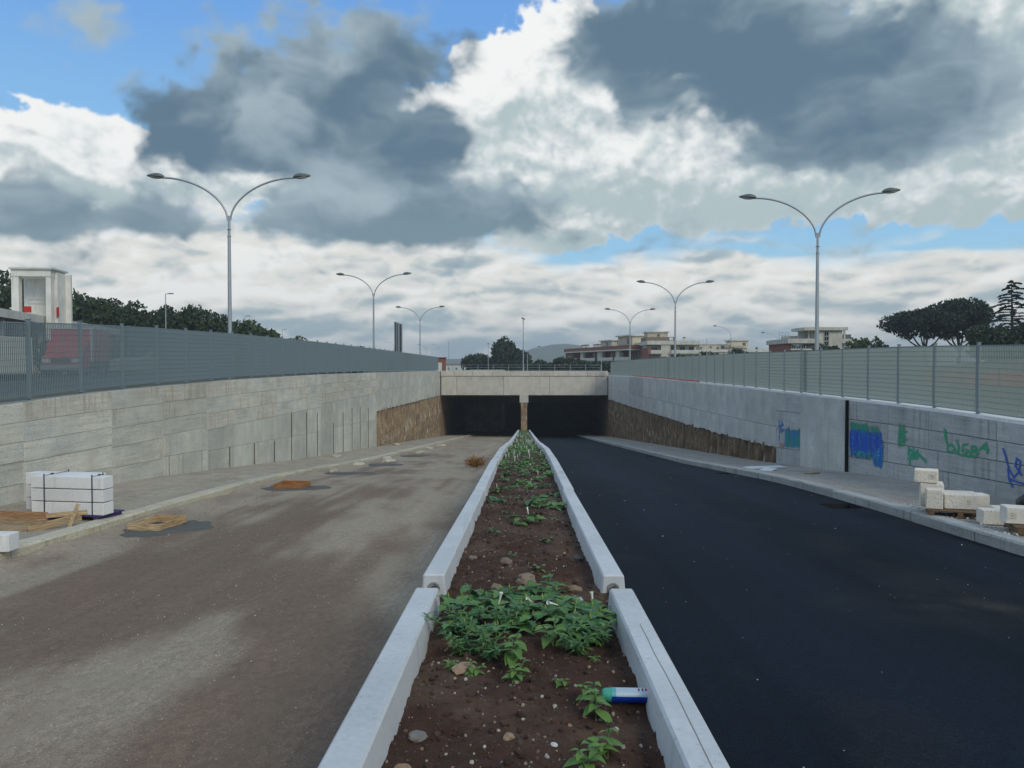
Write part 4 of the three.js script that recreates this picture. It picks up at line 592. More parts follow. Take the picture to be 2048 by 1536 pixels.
{
  const r = mulberry(511);
  const list = [[0.02, 5.95, 0.085, [0.26, 0.2, 0.15], 'large pinkish stone behind the near weeds'], [-0.19, 5.72, 0.06, [0.2, 0.17, 0.12], 'flat tan stone behind the near weeds'], [0.36, 5.75, 0.06, [0.24, 0.18, 0.12], 'tan stone behind the weeds near the asphalt-side barrier'], [0.36, 5.4, 0.038, [0.5, 0.48, 0.46], 'small white stone right of the near weeds'], [0.47, 5.4, 0.04, [0.36, 0.36, 0.36], 'small grey stone against the asphalt-side barrier'], [-0.31, 4.05, 0.06, [0.36, 0.25, 0.17], 'flat pinkish potsherd left of the near weeds'], [-0.45, 3.3, 0.045, [0.2, 0.19, 0.18], 'grey lump of mortar at the dirt-side barrier'], [-0.46, 3.02, 0.035, [0.34, 0.22, 0.14], 'small orange brick chip below the mortar lump'], [-0.46, 2.78, 0.05, [0.34, 0.24, 0.15], 'orange brick fragment at the lower left of the bed'], [-0.06, 3.2, 0.026, [0.34, 0.24, 0.15], 'small tan chip in the middle of the bare soil'], [0.12, 3.15, 0.016, [0.6, 0.6, 0.58], 'single white chip in the middle of the bare soil'], [0.44, 2.75, 0.05, [0.16, 0.11, 0.08], 'brown stone at the lower right of the bed'], [-0.42, 4.5, 0.03, [0.3, 0.22, 0.16], 'brown pebble beside the feathery weed'], [-0.15, 6.6, 0.05, [0.2, 0.15, 0.11], 'brown stone further up the bare bed'], [0.45, 6.9, 0.06, [0.08, 0.07, 0.07], 'dark stone by the asphalt-side barrier'], [-0.43, 6.8, 0.05, [0.22, 0.18, 0.15], 'stone by the dirt-side barrier coupling']];
  list.forEach(([x, d, s, c, label], i) => { const g = new THREE.IcosahedronGeometry(s, 2), p = g.attributes.position; for (let k = 0; k < p.count; k++) { const q = 1 + (fbm(p.getX(k) / s * 1.3 + i * 7, p.getZ(k) / s * 1.3 + p.getY(k) / s * 2, 4) - 0.5) * 1.1; p.setXYZ(k, p.getX(k) * q, p.getY(k) * q * 0.55, p.getZ(k) * q * 0.8); } const o = solo('stone', metricStone(sharp(g)), mat({ color: C(...c), roughness: 0.95, bumpMap: M.dirt.bumpMap, bumpScale: 0.003 }), label, 'stone', 'loose stones in the median bed'); o.position.copy(V(x, soilY(x, d) + s * 0.22, d)); o.rotation.y = r() * 6; });
}
function metricStone(g) { return metric(g, 4); }
{ // spray can lying against the barrier
  const x0 = 0.355, x1 = 0.565, d = 3.6, R = 0.033, y = soilY(0.45, d) + R + 0.012, g = thing('spray_can', 'blue and silver aerosol spray can lying in the median soil', 'spray can', V(0, y, d), -0.03);
  const can = document.createElement('canvas'); can.width = 256; can.height = 128; const c = can.getContext('2d');
  c.fillStyle = '#b9c9d2'; c.fillRect(0, 0, 256, 128); c.fillStyle = '#1b3fae'; c.fillRect(0, 48, 256, 36); c.fillStyle = '#0e2468'; c.fillRect(0, 84, 256, 44); c.fillStyle = '#5fb4ae'; c.fillRect(0, 0, 30, 48); c.fillStyle = '#16307e'; c.fillRect(0, 0, 256, 6);
  for (let i = 0; i < 3; i++) { c.fillStyle = '#c23a3a'; c.fillRect(178 + i * 24, 20, 12, 12); c.fillStyle = '#23232c'; c.fillRect(181 + i * 24, 23, 6, 6); } c.strokeStyle = '#7fb2d8'; c.lineWidth = 4; c.beginPath(); c.ellipse(86, 98, 22, 12, 0, 0, 7); c.stroke();
  const t = new THREE.CanvasTexture(can); t.colorSpace = THREE.SRGBColorSpace; t.wrapS = t.wrapT = THREE.RepeatWrapping;
  const L = x1 - x0 - 0.04, body = new THREE.CylinderGeometry(R, R, L, 28, 1, true), uv = body.attributes.uv; for (let i = 0; i < uv.count; i++) { const a = uv.getX(i), b = uv.getY(i); uv.setXY(i, 1 - b, a); }
  body.rotateX(0).rotateZ(Math.PI / 2); body.rotateX(0.6 + Math.PI); part('body', body.translate((x0 + x1) / 2 + 0.02, 0, 0), mat({ map: t, metalness: 0.35, roughness: 0.3 }), g);
  part('cap', new THREE.LatheGeometry([[0, 0], [0.02, 0.002], [0.029, 0.012], [0.0315, 0.03], [0.0315, 0.046]].map(([a, b]) => new THREE.Vector2(a, b)), 24).rotateZ(-Math.PI / 2).translate(x0 - 0.006, 0, 0), mat({ color: C(0.06, 0.36, 0.26), roughness: 0.4 }), g);
  part('base_rim', new THREE.TorusGeometry(R - 0.003, 0.004, 8, 28).rotateY(Math.PI / 2).translate(x1, 0, 0), M.galv, g); part('base_dome', new THREE.SphereGeometry(R - 0.003, 20, 8, 0, 6.2832, 0, 0.9).scale(1, 0.4, 1).rotateZ(Math.PI / 2).translate(x1 + 0.004, 0, 0), M.galv, g);
}
// ---------------------------------------------------------------- weeds in the median
const leafMat = (r, g, b) => new THREE.MeshPhysicalMaterial({ color: C(r, g, b), roughness: 0.62, side: THREE.DoubleSide, transmission: 0.22, thickness: 0 });
const LM = { datura: [leafMat(0.075, 0.2, 0.048), leafMat(0.055, 0.16, 0.044), leafMat(0.11, 0.25, 0.055)], light: [leafMat(0.14, 0.27, 0.045), leafMat(0.115, 0.235, 0.045)], bud: leafMat(0.3, 0.38, 0.07), flower: mat({ color: C(0.78, 0.78, 0.72), side: THREE.DoubleSide, roughness: 0.7 }), stem: mat({ color: C(0.1, 0.17, 0.06) }), dusk: leafMat(0.05, 0.115, 0.04) };
// leaf along +x from its stalk, folded along the midrib and drooping; jag adds pointed lobes
function leafGeo(len, wid, jag, droop, seed) {
  const n = 7, c = [], l = [], R = []; for (let i = 0; i <= n; i++) {
    const t = i / n, w = wid * Math.pow(Math.sin(Math.PI * Math.min(1, t * 0.97 + 0.03)), 0.8) * (1 - t * 0.45) * (jag ? 1 + ((i % 2) ? jag : -jag * 0.6) * (i > 0 && i < n ? 1 : 0) : 1) * (i === n ? 0 : 1), y = 0.02 * len + len * (0.12 * t - droop * t * t), sl = jag && i % 2 ? 0.035 * len : 0;
    c.push([t * len, y, 0]); l.push([t * len + sl, y + w * 0.28 + (fbm(t * 5 + seed, 1, 2) - 0.5) * 0.02 * wid, -w]); R.push([t * len + sl, y + w * 0.28 + (fbm(t * 5 + seed, 7, 2) - 0.5) * 0.02 * wid, w]);
  }
  const v = []; for (let i = 0; i < n; i++) { v.push(...c[i], ...c[i + 1], ...l[i], ...c[i + 1], ...l[i + 1], ...l[i], ...c[i], ...R[i], ...c[i + 1], ...c[i + 1], ...R[i], ...R[i + 1]); }
  const g = new THREE.BufferGeometry(); g.setAttribute('position', new THREE.Float32BufferAttribute(v, 3)); g.computeVertexNormals(); return g;
}
const leafSet = { jag: [0, 1, 2].map((i) => leafGeo(0.125 + i * 0.014, 0.043 + i * 0.005, 0.32, 0.3 + i * 0.12, i * 5)), oval: [0, 1].map((i) => leafGeo(0.09, 0.028 + i * 0.004, 0, 0.35 + i * 0.15, i * 5 + 30)), thin: [0, 1].map((i) => leafGeo(0.06, 0.008, 0.3, 0.3, i * 5 + 60)) };
const trumpet = new THREE.LatheGeometry([[0.0025, 0], [0.004, 0.03], [0.006, 0.05], [0.0085, 0.062], [0.011, 0.065]].map(([a, b]) => new THREE.Vector2(a, b)), 10), bud = new THREE.LatheGeometry([[0.001, 0], [0.004, 0.008], [0.0045, 0.025], [0.001, 0.042]].map(([a, b]) => new THREE.Vector2(a, b)), 6);
function weed(kind, x, d, size, seed, label, group, flower) {
  const r = mulberry(seed), g = thing('weed', label, 'weed', V(x, soilY(x, d) - 0.01, d), r() * 6.28, group); g.scale.setScalar(size);
  const shoots = kind === 'feather' ? 5 : kind === 'oval' ? 2 : 3; let flowered = false;
  for (let s = 0; s < shoots; s++) {
    const az = s / shoots * 6.28 + r() * 1.2, lean = kind === 'oval' ? 0.05 + r() * 0.06 : 0.07 + r() * 0.1, h = kind === 'feather' ? 0.09 + r() * 0.06 : 0.085 + r() * 0.07, tip = new THREE.Vector3(Math.cos(az) * lean * (s ? 1 : 0.3), h, Math.sin(az) * lean * (s ? 1 : 0.3));
    part('stem', tube([new THREE.Vector3(), new THREE.Vector3(tip.x * 0.35, h * 0.55, tip.z * 0.35), tip], 0.0035, 5, 5), LM.stem, g);
    const n = kind === 'feather' ? 22 : kind === 'oval' ? 8 : 5, set = kind === 'jag' ? leafSet.jag : kind === 'oval' ? leafSet.oval : leafSet.thin, ms = kind === 'oval' ? LM.light : LM.datura;
    for (let i = 0; i < n; i++) {
      const t = kind === 'jag' ? 0.5 + 0.5 * (i + 1) / n : 0.25 + 0.75 * (i + 1) / n, m = part('leaf', set[Math.floor(r() * set.length)], ms[Math.floor(r() * ms.length)], g);
      m.position.set(tip.x * t * (0.4 + 0.6 * t), h * t, tip.z * t * (0.4 + 0.6 * t)); m.rotation.set(0, i * 2.4 + r() * 0.7, 0, 'YXZ'); m.rotateZ(0.22 - (1 - t) * 0.35 + (r() - 0.4) * 0.35); m.rotateX((r() - 0.5) * 0.5); m.scale.setScalar((kind === 'feather' ? 0.9 : lerp(1.05, 0.55, i / n)) * (0.8 + r() * 0.35));
    }
    if (kind === 'jag') { const b = part('bud', bud, LM.bud, g); b.position.copy(tip); b.rotation.set((r() - 0.5) * 0.6, 0, (r() - 0.5) * 0.6); if (flower && !flowered) { flowered = true; const f = part('flower', trumpet, LM.flower, g, 'white trumpet flower'); f.position.copy(tip).add(new THREE.Vector3(0.01, 0.005, 0)); f.rotation.set(flower[0], 0, flower[1]); f.scale.setScalar(1.25); } }
  }
  return g;
}
const near = 'weeds in the near clump between the barriers';
{
  const r = mulberry(601), jag = 'jagged dark green thornapple weed in the near clump', spots = [[-0.32, 5.25], [-0.2, 5.1], [-0.08, 5.2], [0.06, 5.35], [0.2, 5.45], [0.3, 5.15], [0.42, 5.0], [-0.38, 4.9], [-0.27, 4.75], [-0.1, 4.85], [0.04, 4.9], [0.14, 4.75], [0.25, 4.8], [0.33, 4.6], [0.46, 4.75], [-0.16, 4.5], [-0.36, 4.55], [0.1, 5.0], [-0.02, 4.6]];
  const fl = { 9: [-0.2, 0.15], 6: [-0.15, -0.1], 12: [0, -1.2], 10: [-0.2, 0.9] };
  const rowOf = (d) => (d > 5.12 ? 'back' : d > 4.7 ? 'middle' : 'front'), rank = (x, d) => spots.filter((p, i) => !fl[i] && rowOf(p[1]) === rowOf(d) && p[0] < x).length;
  spots.forEach(([x, d], i) => weed('jag', x, d, 0.78 + r() * 0.3, 700 + i, fl[i] ? ['thornapple weed with a white flower left of centre in the near clump', 'thornapple weed with an upright white flower near the asphalt-side barrier', 'thornapple weed with a white flower pointing right in the near clump', 'thornapple weed with a white flower leaning left in the near clump'][[9, 6, 12, 10].indexOf(i)] : `${jag}, ${rowOf(d)} row, ${['first', ...ordinal.slice(1)][rank(x, d)]} from the dirt side`, near, fl[i]));
  [[-0.34, 4.35, 'feathery light weed at the left of the near clump'], [-0.42, 4.6, 'feathery weed against the dirt-side barrier'], [-0.12, 4.65, 'feathery weed in the middle of the near clump'], [0.3, 4.3, 'feathery weed at the right front of the near clump'], [-0.2, 4.25, 'small feathery weed beside the potsherd'], [0.42, 4.5, 'feathery weed against the asphalt-side barrier']].forEach(([x, d, l], i) => { weed('feather', x, d, 1.0 + r() * 0.3, 760 + i, l, near); });
  [[-0.05, 4.1, 1.15, 'oval-leaved light green weed at the front of the clump'], [-0.03, 3.85, 0.8, 'small oval-leaved weed before the front of the clump'], [0.16, 4.4, 1.2, 'oval-leaved light green weed right of the clump front'], [0.26, 4.45, 1.05, 'oval-leaved weed at the right front of the clump'], [0.4, 4.95, 1.0, 'yellowish oval-leaved weed near the asphalt-side barrier'], [0.31, 3.4, 0.9, 'oval-leaved weed touching the spray can'], [0.3, 3.62, 0.75, 'oval-leaved weed just behind the spray can'], [0.33, 3.12, 0.85, 'oval-leaved weed below the spray can'], [0.23, 2.98, 0.85, 'oval-leaved weed at the lower middle of the bed'], [0.32, 2.86, 0.6, 'small oval-leaved weed at the lower right of the bed'], [0.15, 2.52, 0.95, 'oval-leaved weed at the bottom edge, left one'], [0.34, 2.5, 1.0, 'oval-leaved weed at the bottom edge, right one'], [-0.26, 4.0, 0.55, 'seedling beside the potsherd'], [-0.36, 4.08, 0.5, 'seedling left of the potsherd'], [0.19, 3.8, 0.45, 'lone seedling on bare soil right of centre'], [0.38, 4.2, 0.4, 'lone seedling near the asphalt-side barrier']].forEach(([x, d, s, l], i) => weed('oval', x, d, s, 800 + i, l, near));
}
// clumps further along, foliage too small to part leaf by leaf
function clumpGeo(seed, n, R, h, leaf) { const r = mulberry(seed), l = []; for (let i = 0; i < n; i++) { const src = leafSet[r() < 0.6 ? 'jag' : 'oval'][Math.floor(r() * 2)], g = src.clone(), s = leaf * (0.6 + r() * 0.7), a = r() * 6.28, q = Math.sqrt(r()) * R; g.scale(s, s, s).rotateX((r() - 0.5) * 0.8).rotateZ((r() - 0.4) * 0.8).rotateY(r() * 6.28).translate(Math.cos(a) * q, h * (0.25 + r() * 0.75) * (1 - 0.5 * q / R), Math.sin(a) * q); l.push(g); } return mergeGeometries(l); }
const clumps = [0, 1, 2].map((i) => clumpGeo(900 + i, 26, 0.13, 0.16, 0.9)), sprigs = [0, 1].map((i) => clumpGeo(910 + i, 9, 0.05, 0.08, 0.6));
{
  const r = mulberry(611);
  const spot = [[-0.3, 8.2, 0], [0.05, 8.9, 1], [0.35, 9.2, 0], [0.2, 10.4, 2], [0.3, 10.7, 2], [0.4, 10.2, 2], [0.12, 10.6, 2], [-0.25, 9.8, 0], [-0.38, 11, 1], [-0.1, 11.4, 0], [0.45, 11.8, 1], [-0.42, 12.2, 1], [-0.2, 12.4, 2], [0.1, 12.8, 1], [0.35, 13, 1], [-0.05, 13.4, 2], [-0.35, 13.8, 1], [0.25, 14.2, 2], [0, 14.6, 2], [0.45, 14.9, 1], [-0.3, 15.1, 2], [0.15, 15.6, 2], [-0.1, 16, 2], [0.38, 16.3, 2], [-0.42, 16.5, 2], [0.1, 6.3, 0], [-0.35, 7.3, 0], [0.2, 7.7, 0], [-0.1, 7.0, 0]];
  spot.forEach(([x, d, k], i) => { const g = thing('weed_clump', k ? `${ordinal[spot.filter((p) => p[2] && p[1] < d).length]} green weed clump up the median beyond the near clump` : `${ordinal[spot.filter((p) => !p[2] && p[1] < d).length]} small green sprig on bare soil beyond the near clump`, 'weed', V(x, soilY(x, d) - 0.01, d), r() * 6.28, k ? 'weed clumps further up the median' : 'small sprigs on the bare median soil'); g.scale.setScalar(0.6 + r() * 0.4); part('foliage', k ? clumps[Math.floor(r() * 3)] : sprigs[Math.floor(r() * 2)], LM.datura[Math.floor(r() * 3)], g); if (k && r() < 0.4) { const f = part('flower', trumpet, LM.flower, g); f.position.set(0, 0.13, 0); f.rotation.set((r() - 0.5), 0, (r() - 0.5)); f.scale.setScalar(1.3); } });
  // dense cover towards the tunnel
  const mk = (name, geo, m, n, f) => { const im = new THREE.InstancedMesh(geo, m, n), m4 = new THREE.Matrix4(); for (let i = 0; i < n; i++) { const [x, d, s, up] = f(); m4.compose(V(x, soilY(x, d) - 0.01 + up, d), new THREE.Quaternion().setFromEuler(new THREE.Euler(0, r() * 6.28, 0)), new THREE.Vector3(s, s, s)); im.setMatrixAt(i, m4); } im.name = name; im.userData = { kind: 'stuff', label: name === 'ground_cover' ? 'dense green weeds covering the median towards the tunnel' : 'tiny white flowers dotting the far median weeds', category: name === 'ground_cover' ? 'weeds' : 'flowers' }; scene.add(im); };
  mk('ground_cover', clumps[1], LM.datura[2], 620, () => { const d = 16.6 + Math.pow(r(), 1.25) * 80, x = (r() - 0.5) * 1.02; return [x, d, (fbm(x * 3, d * 0.7, 3) > 0.45 ? 0.75 : 0.3) * (0.45 + r() * 0.6), 0]; });
  mk('far_flowers', trumpet, LM.flower, 90, () => [(r() - 0.5) * 0.9, 17 + r() * 45, 1.2 + r() * 0.6, 0.13]);
}
// ---------------------------------------------------------------- trees
const barkM = mat({ color: C(0.09, 0.07, 0.05) });
const leafTone = (r, g, b) => new THREE.MeshPhysicalMaterial({ color: C(r, g, b), roughness: 0.9, side: THREE.DoubleSide, vertexColors: true, transmission: 0.12, thickness: 0 });
const crownM = { dark: leafTone(0.04, 0.07, 0.028), mid: leafTone(0.055, 0.095, 0.035), pine: leafTone(0.028, 0.05, 0.03), far: leafTone(0.035, 0.062, 0.034), fresh: leafTone(0.075, 0.12, 0.04) };
// leaf clumps spread through uneven lobes; each lobe is fullest near its rim
function crownGeo(lobes, n, leaf, seed, gap = 0.42) {
  const r = mulberry(seed), pos = [], col = [], vol = lobes.map((l) => l[3] * l[4] * l[5]), sum = vol.reduce((a, b) => a + b, 0), e = new THREE.Euler(), m = new THREE.Matrix4(), v = new THREE.Vector3();
  for (let i = 0; i < n; i++) {
    let k = 0, t = r() * sum; while (k < lobes.length - 1 && t > vol[k]) t -= vol[k++];
    const [cx, cy, cz, rx, ry, rz] = lobes[k], z = r() * 2 - 1, a = r() * 6.2832, q = Math.pow(r(), 0.28), h = Math.sqrt(1 - z * z), ux = Math.cos(a) * h, uy = z, uz = Math.sin(a) * h;
    const bump = 0.78 + 0.5 * fbm(ux * 2.6 + seed + k * 3, uy * 2.6 + uz * 2.1, 3), x = cx + ux * rx * q * bump, y = cy + uy * ry * q * bump, zz = cz + uz * rz * q * bump;
    if (fbm(x * 0.9 / (leaf * 3) + seed, y * 1.1 / (leaf * 3) + zz * 0.7 / (leaf * 3), 3) < gap) continue;
    const s = leaf * (0.55 + r() * 0.8); e.set(r() * 6.28, r() * 6.28, r() * 6.28); m.makeRotationFromEuler(e); const sh = 0.7 + r() * 0.6;
    const c = [[-s, -s * 0.5, 0], [s * 0.9, -s * 0.6, s * 0.2], [s * 0.2, s * 0.8, 0], [-s * 0.8, s * 0.5, -s * 0.2]].map((p) => v.set(...p).applyMatrix4(m).toArray());
    for (const j of [0, 1, 2, 0, 2, 3]) { pos.push(x + c[j][0], y + c[j][1], zz + c[j][2]); col.push(sh, sh, sh); }
  }
  const g = new THREE.BufferGeometry(); g.setAttribute('position', new THREE.Float32BufferAttribute(pos, 3)); g.setAttribute('color', new THREE.Float32BufferAttribute(col, 3)); g.computeVertexNormals(); return g;
}
function taperTube(pts, r0, r1, seg = 8, rad = 6) { const g = new THREE.TubeGeometry(new THREE.CatmullRomCurve3(pts), seg, 1, rad), p = g.attributes.position, c = new THREE.CatmullRomCurve3(pts), w = new THREE.Vector3(); for (let i = 0; i <= seg; i++) { c.getPointAt(i / seg, w); for (let j = 0; j <= rad; j++) { const k = i * (rad + 1) + j, R = lerp(r0, r1, i / seg); p.setXYZ(k, w.x + (p.getX(k) - w.x) * R, w.y + (p.getY(k) - w.y) * R, w.z + (p.getZ(k) - w.z) * R); } } g.computeVertexNormals(); return g; }
function tree(name, label, x, d, top, wid, m, n, leaf, seed, opt = {}) {
  const base = groundY(x, d) - 0.1, H = top - base, r = mulberry(seed), g = thing(name, label, 'tree', V(x, base, d), 0, opt.group), lobes = [];
  const low = opt.low ?? 0.25, L = opt.lobes ?? 9, hw = wid / 2;
  lobes.push([0, H * (low + (1 - low) * 0.5), 0, hw * 0.72, H * (1 - low) * 0.46, hw * 0.72]);
  for (let i = 0; i < L; i++) { const a = i / L * 6.28 + r(), t = r(), y = H * lerp(low + 0.12, 0.84, t), q = hw * (opt.cone ? lerp(0.62, 0.1, t) : 0.55) * (0.7 + r() * 0.5), s = (opt.cone ? lerp(0.4, 0.2, t) : 0.34 + r() * 0.16) * hw; lobes.push([Math.cos(a) * q, y, Math.sin(a) * q, s, s * (0.8 + r() * 0.4) * Math.min(1, H / wid * 1.1), s]); }
  part('crown', crownGeo(lobes, n, leaf, seed, opt.gap), m, g);
  const tr = [taperTube([new THREE.Vector3(), new THREE.Vector3(0.1, H * 0.3, 0), new THREE.Vector3(-0.05, H * 0.75, 0.05)], 0.035 * H + 0.05, 0.02)];
  for (let i = 1; i < Math.min(6, lobes.length); i++) { const l = lobes[i]; tr.push(taperTube([new THREE.Vector3(0.05, H * (low + 0.02), 0), new THREE.Vector3(l[0] * 0.5, (H * low + l[1]) / 2 + 0.1, l[2] * 0.5), new THREE.Vector3(l[0], l[1], l[2])], 0.014 * H + 0.02, 0.015, 6, 5)); }
  part('trunk', tr, barkM, g); return g;
}
const wood = 'dark trees of the wood behind the white tower';
tree('wood_tree', 'dark broad tree standing behind the left of the white tower', -64, 98, 12.2, 15, crownM.dark, 14400, 0.24, 1001, { group: wood, low: 0.05, gap: 0.36 });
tree('wood_tree', 'tallest dark tree just right of the white tower', -54.5, 96, 9.4, 10, crownM.dark, 9000, 0.3, 1002, { group: wood, low: 0.05, gap: 0.36 });
tree('wood_tree', 'dark tree stepping down right of the tallest wood tree', -49, 95, 7.7, 8.5, crownM.dark, 12800, 0.20, 1003, { group: wood, low: 0.05, gap: 0.36 });
tree('wood_tree', 'low dark tree in the dip of the wood outline', -46.5, 98, 6.7, 8, crownM.dark, 11200, 0.20, 1004, { group: wood, low: 0.05, gap: 0.36 });
tree('wood_tree', 'round dark tree behind the small flat-headed lamp', -42.5, 95, 7.0, 8, crownM.dark, 12800, 0.20, 1005, { group: wood, low: 0.05, gap: 0.36 });
tree('wood_tree', 'broad dark tree at the right end of the wood', -39, 96, 6.9, 8, crownM.dark, 12800, 0.20, 1006, { group: wood, low: 0.05, gap: 0.36 });
tree('wood_tree', 'small dark tree closing the wood on the right', -36.2, 97, 5.4, 5, crownM.dark, 8000, 0.19, 1007, { group: wood, low: 0.05, gap: 0.36 });
tree('leafy_tree', 'leafy green tree right of the tallest dirt-side lamp pole', -34, 100, 5.7, 5.2, crownM.mid, 4500, 0.24, 1008, { low: 0.05 });
tree('leafy_tree', 'lower leafy tree right of the lamp pole, half hidden', -31.2, 98, 4.6, 4, crownM.mid, 3500, 0.24, 1009, { low: 0.05 });
tree('leafy_tree', 'reddish green low tree before the second dirt-side lamp', -34.6, 122, 4.6, 5.5, crownM.fresh, 3500, 0.26, 1010, { low: 0.05 });
// dark hedge seen through the grating
for (const [x, d, w, h, label, s] of [[-22.5, 44, 7, 2.0, 'clipped dark hedge behind the fence left of the silver car', 1], [-20, 52, 8, 2.1, 'dark hedge behind the silver car', 2], [-17, 62, 8, 2.0, 'dark hedge behind the fence before the second lamp', 3]]) { const b = groundY(x, d), g = thing('hedge', label, 'hedge', V(x, b, d)); const lobes = []; for (let i = 0; i < 6; i++) lobes.push([lerp(-w / 2, w / 2, i / 5), h * 0.5, 0, w / 7, h * 0.5, 0.9]); part('foliage', crownGeo(lobes, 5000, 0.14, 1020 + s, 0.3), crownM.dark, g); part('stem', [-0.3, 0, 0.3].map((t) => cyl(0.05, 0.03, h * 0.6, 6, t * w, 0, 0)), barkM, g); }
// skyline above the portal
tree('cypress', 'tall dark pointed tree above the tunnel portal', -4.2, 180, 6.3, 8.5, crownM.far, 7000, 0.34, 1031, { low: 0.0, cone: true, lobes: 12, gap: 0.34 });
tree('distant_tree', 'broad dark tree left of the tall pointed tree', -10.2, 186, 2.9, 8, crownM.far, 5000, 0.34, 1032, { low: 0.0, gap: 0.34 });
tree('distant_tree', 'dark tree joining the tall pointed tree on its right', -0.9, 178, 3.9, 5, crownM.far, 3500, 0.34, 1033, { low: 0.0, gap: 0.34 });
const row = 'trees in the row before the flats';
[[3, 165, 1.2, 6, 'first'], [7.5, 160, 1.6, 6.5, 'second'], [11.5, 158, 0.9, 6, 'third'], [15.5, 155, 0.7, 6, 'fourth'], [19, 152, 0.9, 6, 'fifth'], [22.5, 150, 1.2, 6, 'sixth'], [26, 148, 1.3, 6, 'seventh'], [29.5, 146, 1.8, 5, 'eighth'], [34, 148, 2.9, 4.5, 'ninth'], [38.6, 146, 3.2, 4.4, 'tenth']].forEach(([x, d, t, w, o], i) => tree('row_tree', `${o} dark green tree, counted rightward, in the row before the flats`, x, d, t, w, i % 3 ? crownM.dark : crownM.far, 3200, 0.28, 1040 + i, { low: 0.0, gap: 0.34, group: row }));
tree('leafy_tree', 'small dark tree at the foot of the office stair tower', 44.5, 118, 3.2, 3.2, crownM.dark, 2500, 0.2, 1060, { low: 0.02 });
tree('leafy_tree', 'pale leafed tree before the right wing of the office', 46.5, 112, 3.9, 4.2, crownM.fresh, 3200, 0.2, 1061, { low: 0.05, gap: 0.46 });
tree('leafy_tree', 'bushy green tree right of the office building', 48.5, 111, 3.8, 4.2, crownM.mid, 3200, 0.2, 1062, { low: 0.05, gap: 0.44 });
tree('leafy_tree', 'thin young tree between office glazing and lamp pole', 40.5, 110, 3.0, 2.4, crownM.mid, 1400, 0.18, 1063, { low: 0.1, gap: 0.46 });
function umbrellaPine(label, x, d, top, wid, seed, lean, thick) {
  const base = groundY(x, d) - 0.1, H = top - base, r = mulberry(seed), g = thing('umbrella_pine', label, 'tree', V(x, base, d), 0, 'umbrella pines'), lobes = [], limbs = [], hw = wid / 2, cb = H - thick;
  limbs.push(taperTube([new THREE.Vector3(), new THREE.Vector3(lean * 0.3, cb * 0.35, 0), new THREE.Vector3(lean * 0.7, cb * 0.72, 0)], 0.26, 0.18, 8, 7));
  for (let i = 0; i < 15; i++) { const a = i * 2.4, q = hw * Math.sqrt((i + 0.5) / 15) * 0.82, y = cb + thick * (0.42 + 0.3 * (1 - (q / hw) ** 2)) + (r() - 0.5) * 0.4, s = hw * (0.3 + r() * 0.12), p = new THREE.Vector3(lean + Math.cos(a) * q, y, Math.sin(a) * q); lobes.push([p.x, p.y, p.z, s, thick * (0.3 + r() * 0.12), s]); if (i % 2 === 0) limbs.push(taperTube([new THREE.Vector3(lean * 0.6, cb * 0.62, 0), new THREE.Vector3(lean * 0.7 + (p.x - lean) * 0.45, cb * 0.86, p.z * 0.45), p], 0.14, 0.03, 8, 6)); }
  for (let i = 0; i < 5; i++) { const a = i * 1.3 + seed; lobes.push([lean + Math.cos(a) * hw * 0.5, cb + thick * 0.14, Math.sin(a) * hw * 0.5, hw * 0.24, thick * 0.2, hw * 0.24]); }
  part('crown', crownGeo(lobes, 17000, 0.16, seed, 0.33), crownM.pine, g); part('trunk', limbs, barkM, g);
}
umbrellaPine('spreading umbrella pine on the left of the pair behind the graffiti-side fence', 55, 110, 7.4, 9.8, 1071, -0.6, 3.6);
umbrellaPine('taller umbrella pine on the right of the pair', 60.3, 112, 8.9, 8.2, 1072, 0.2, 5.0);
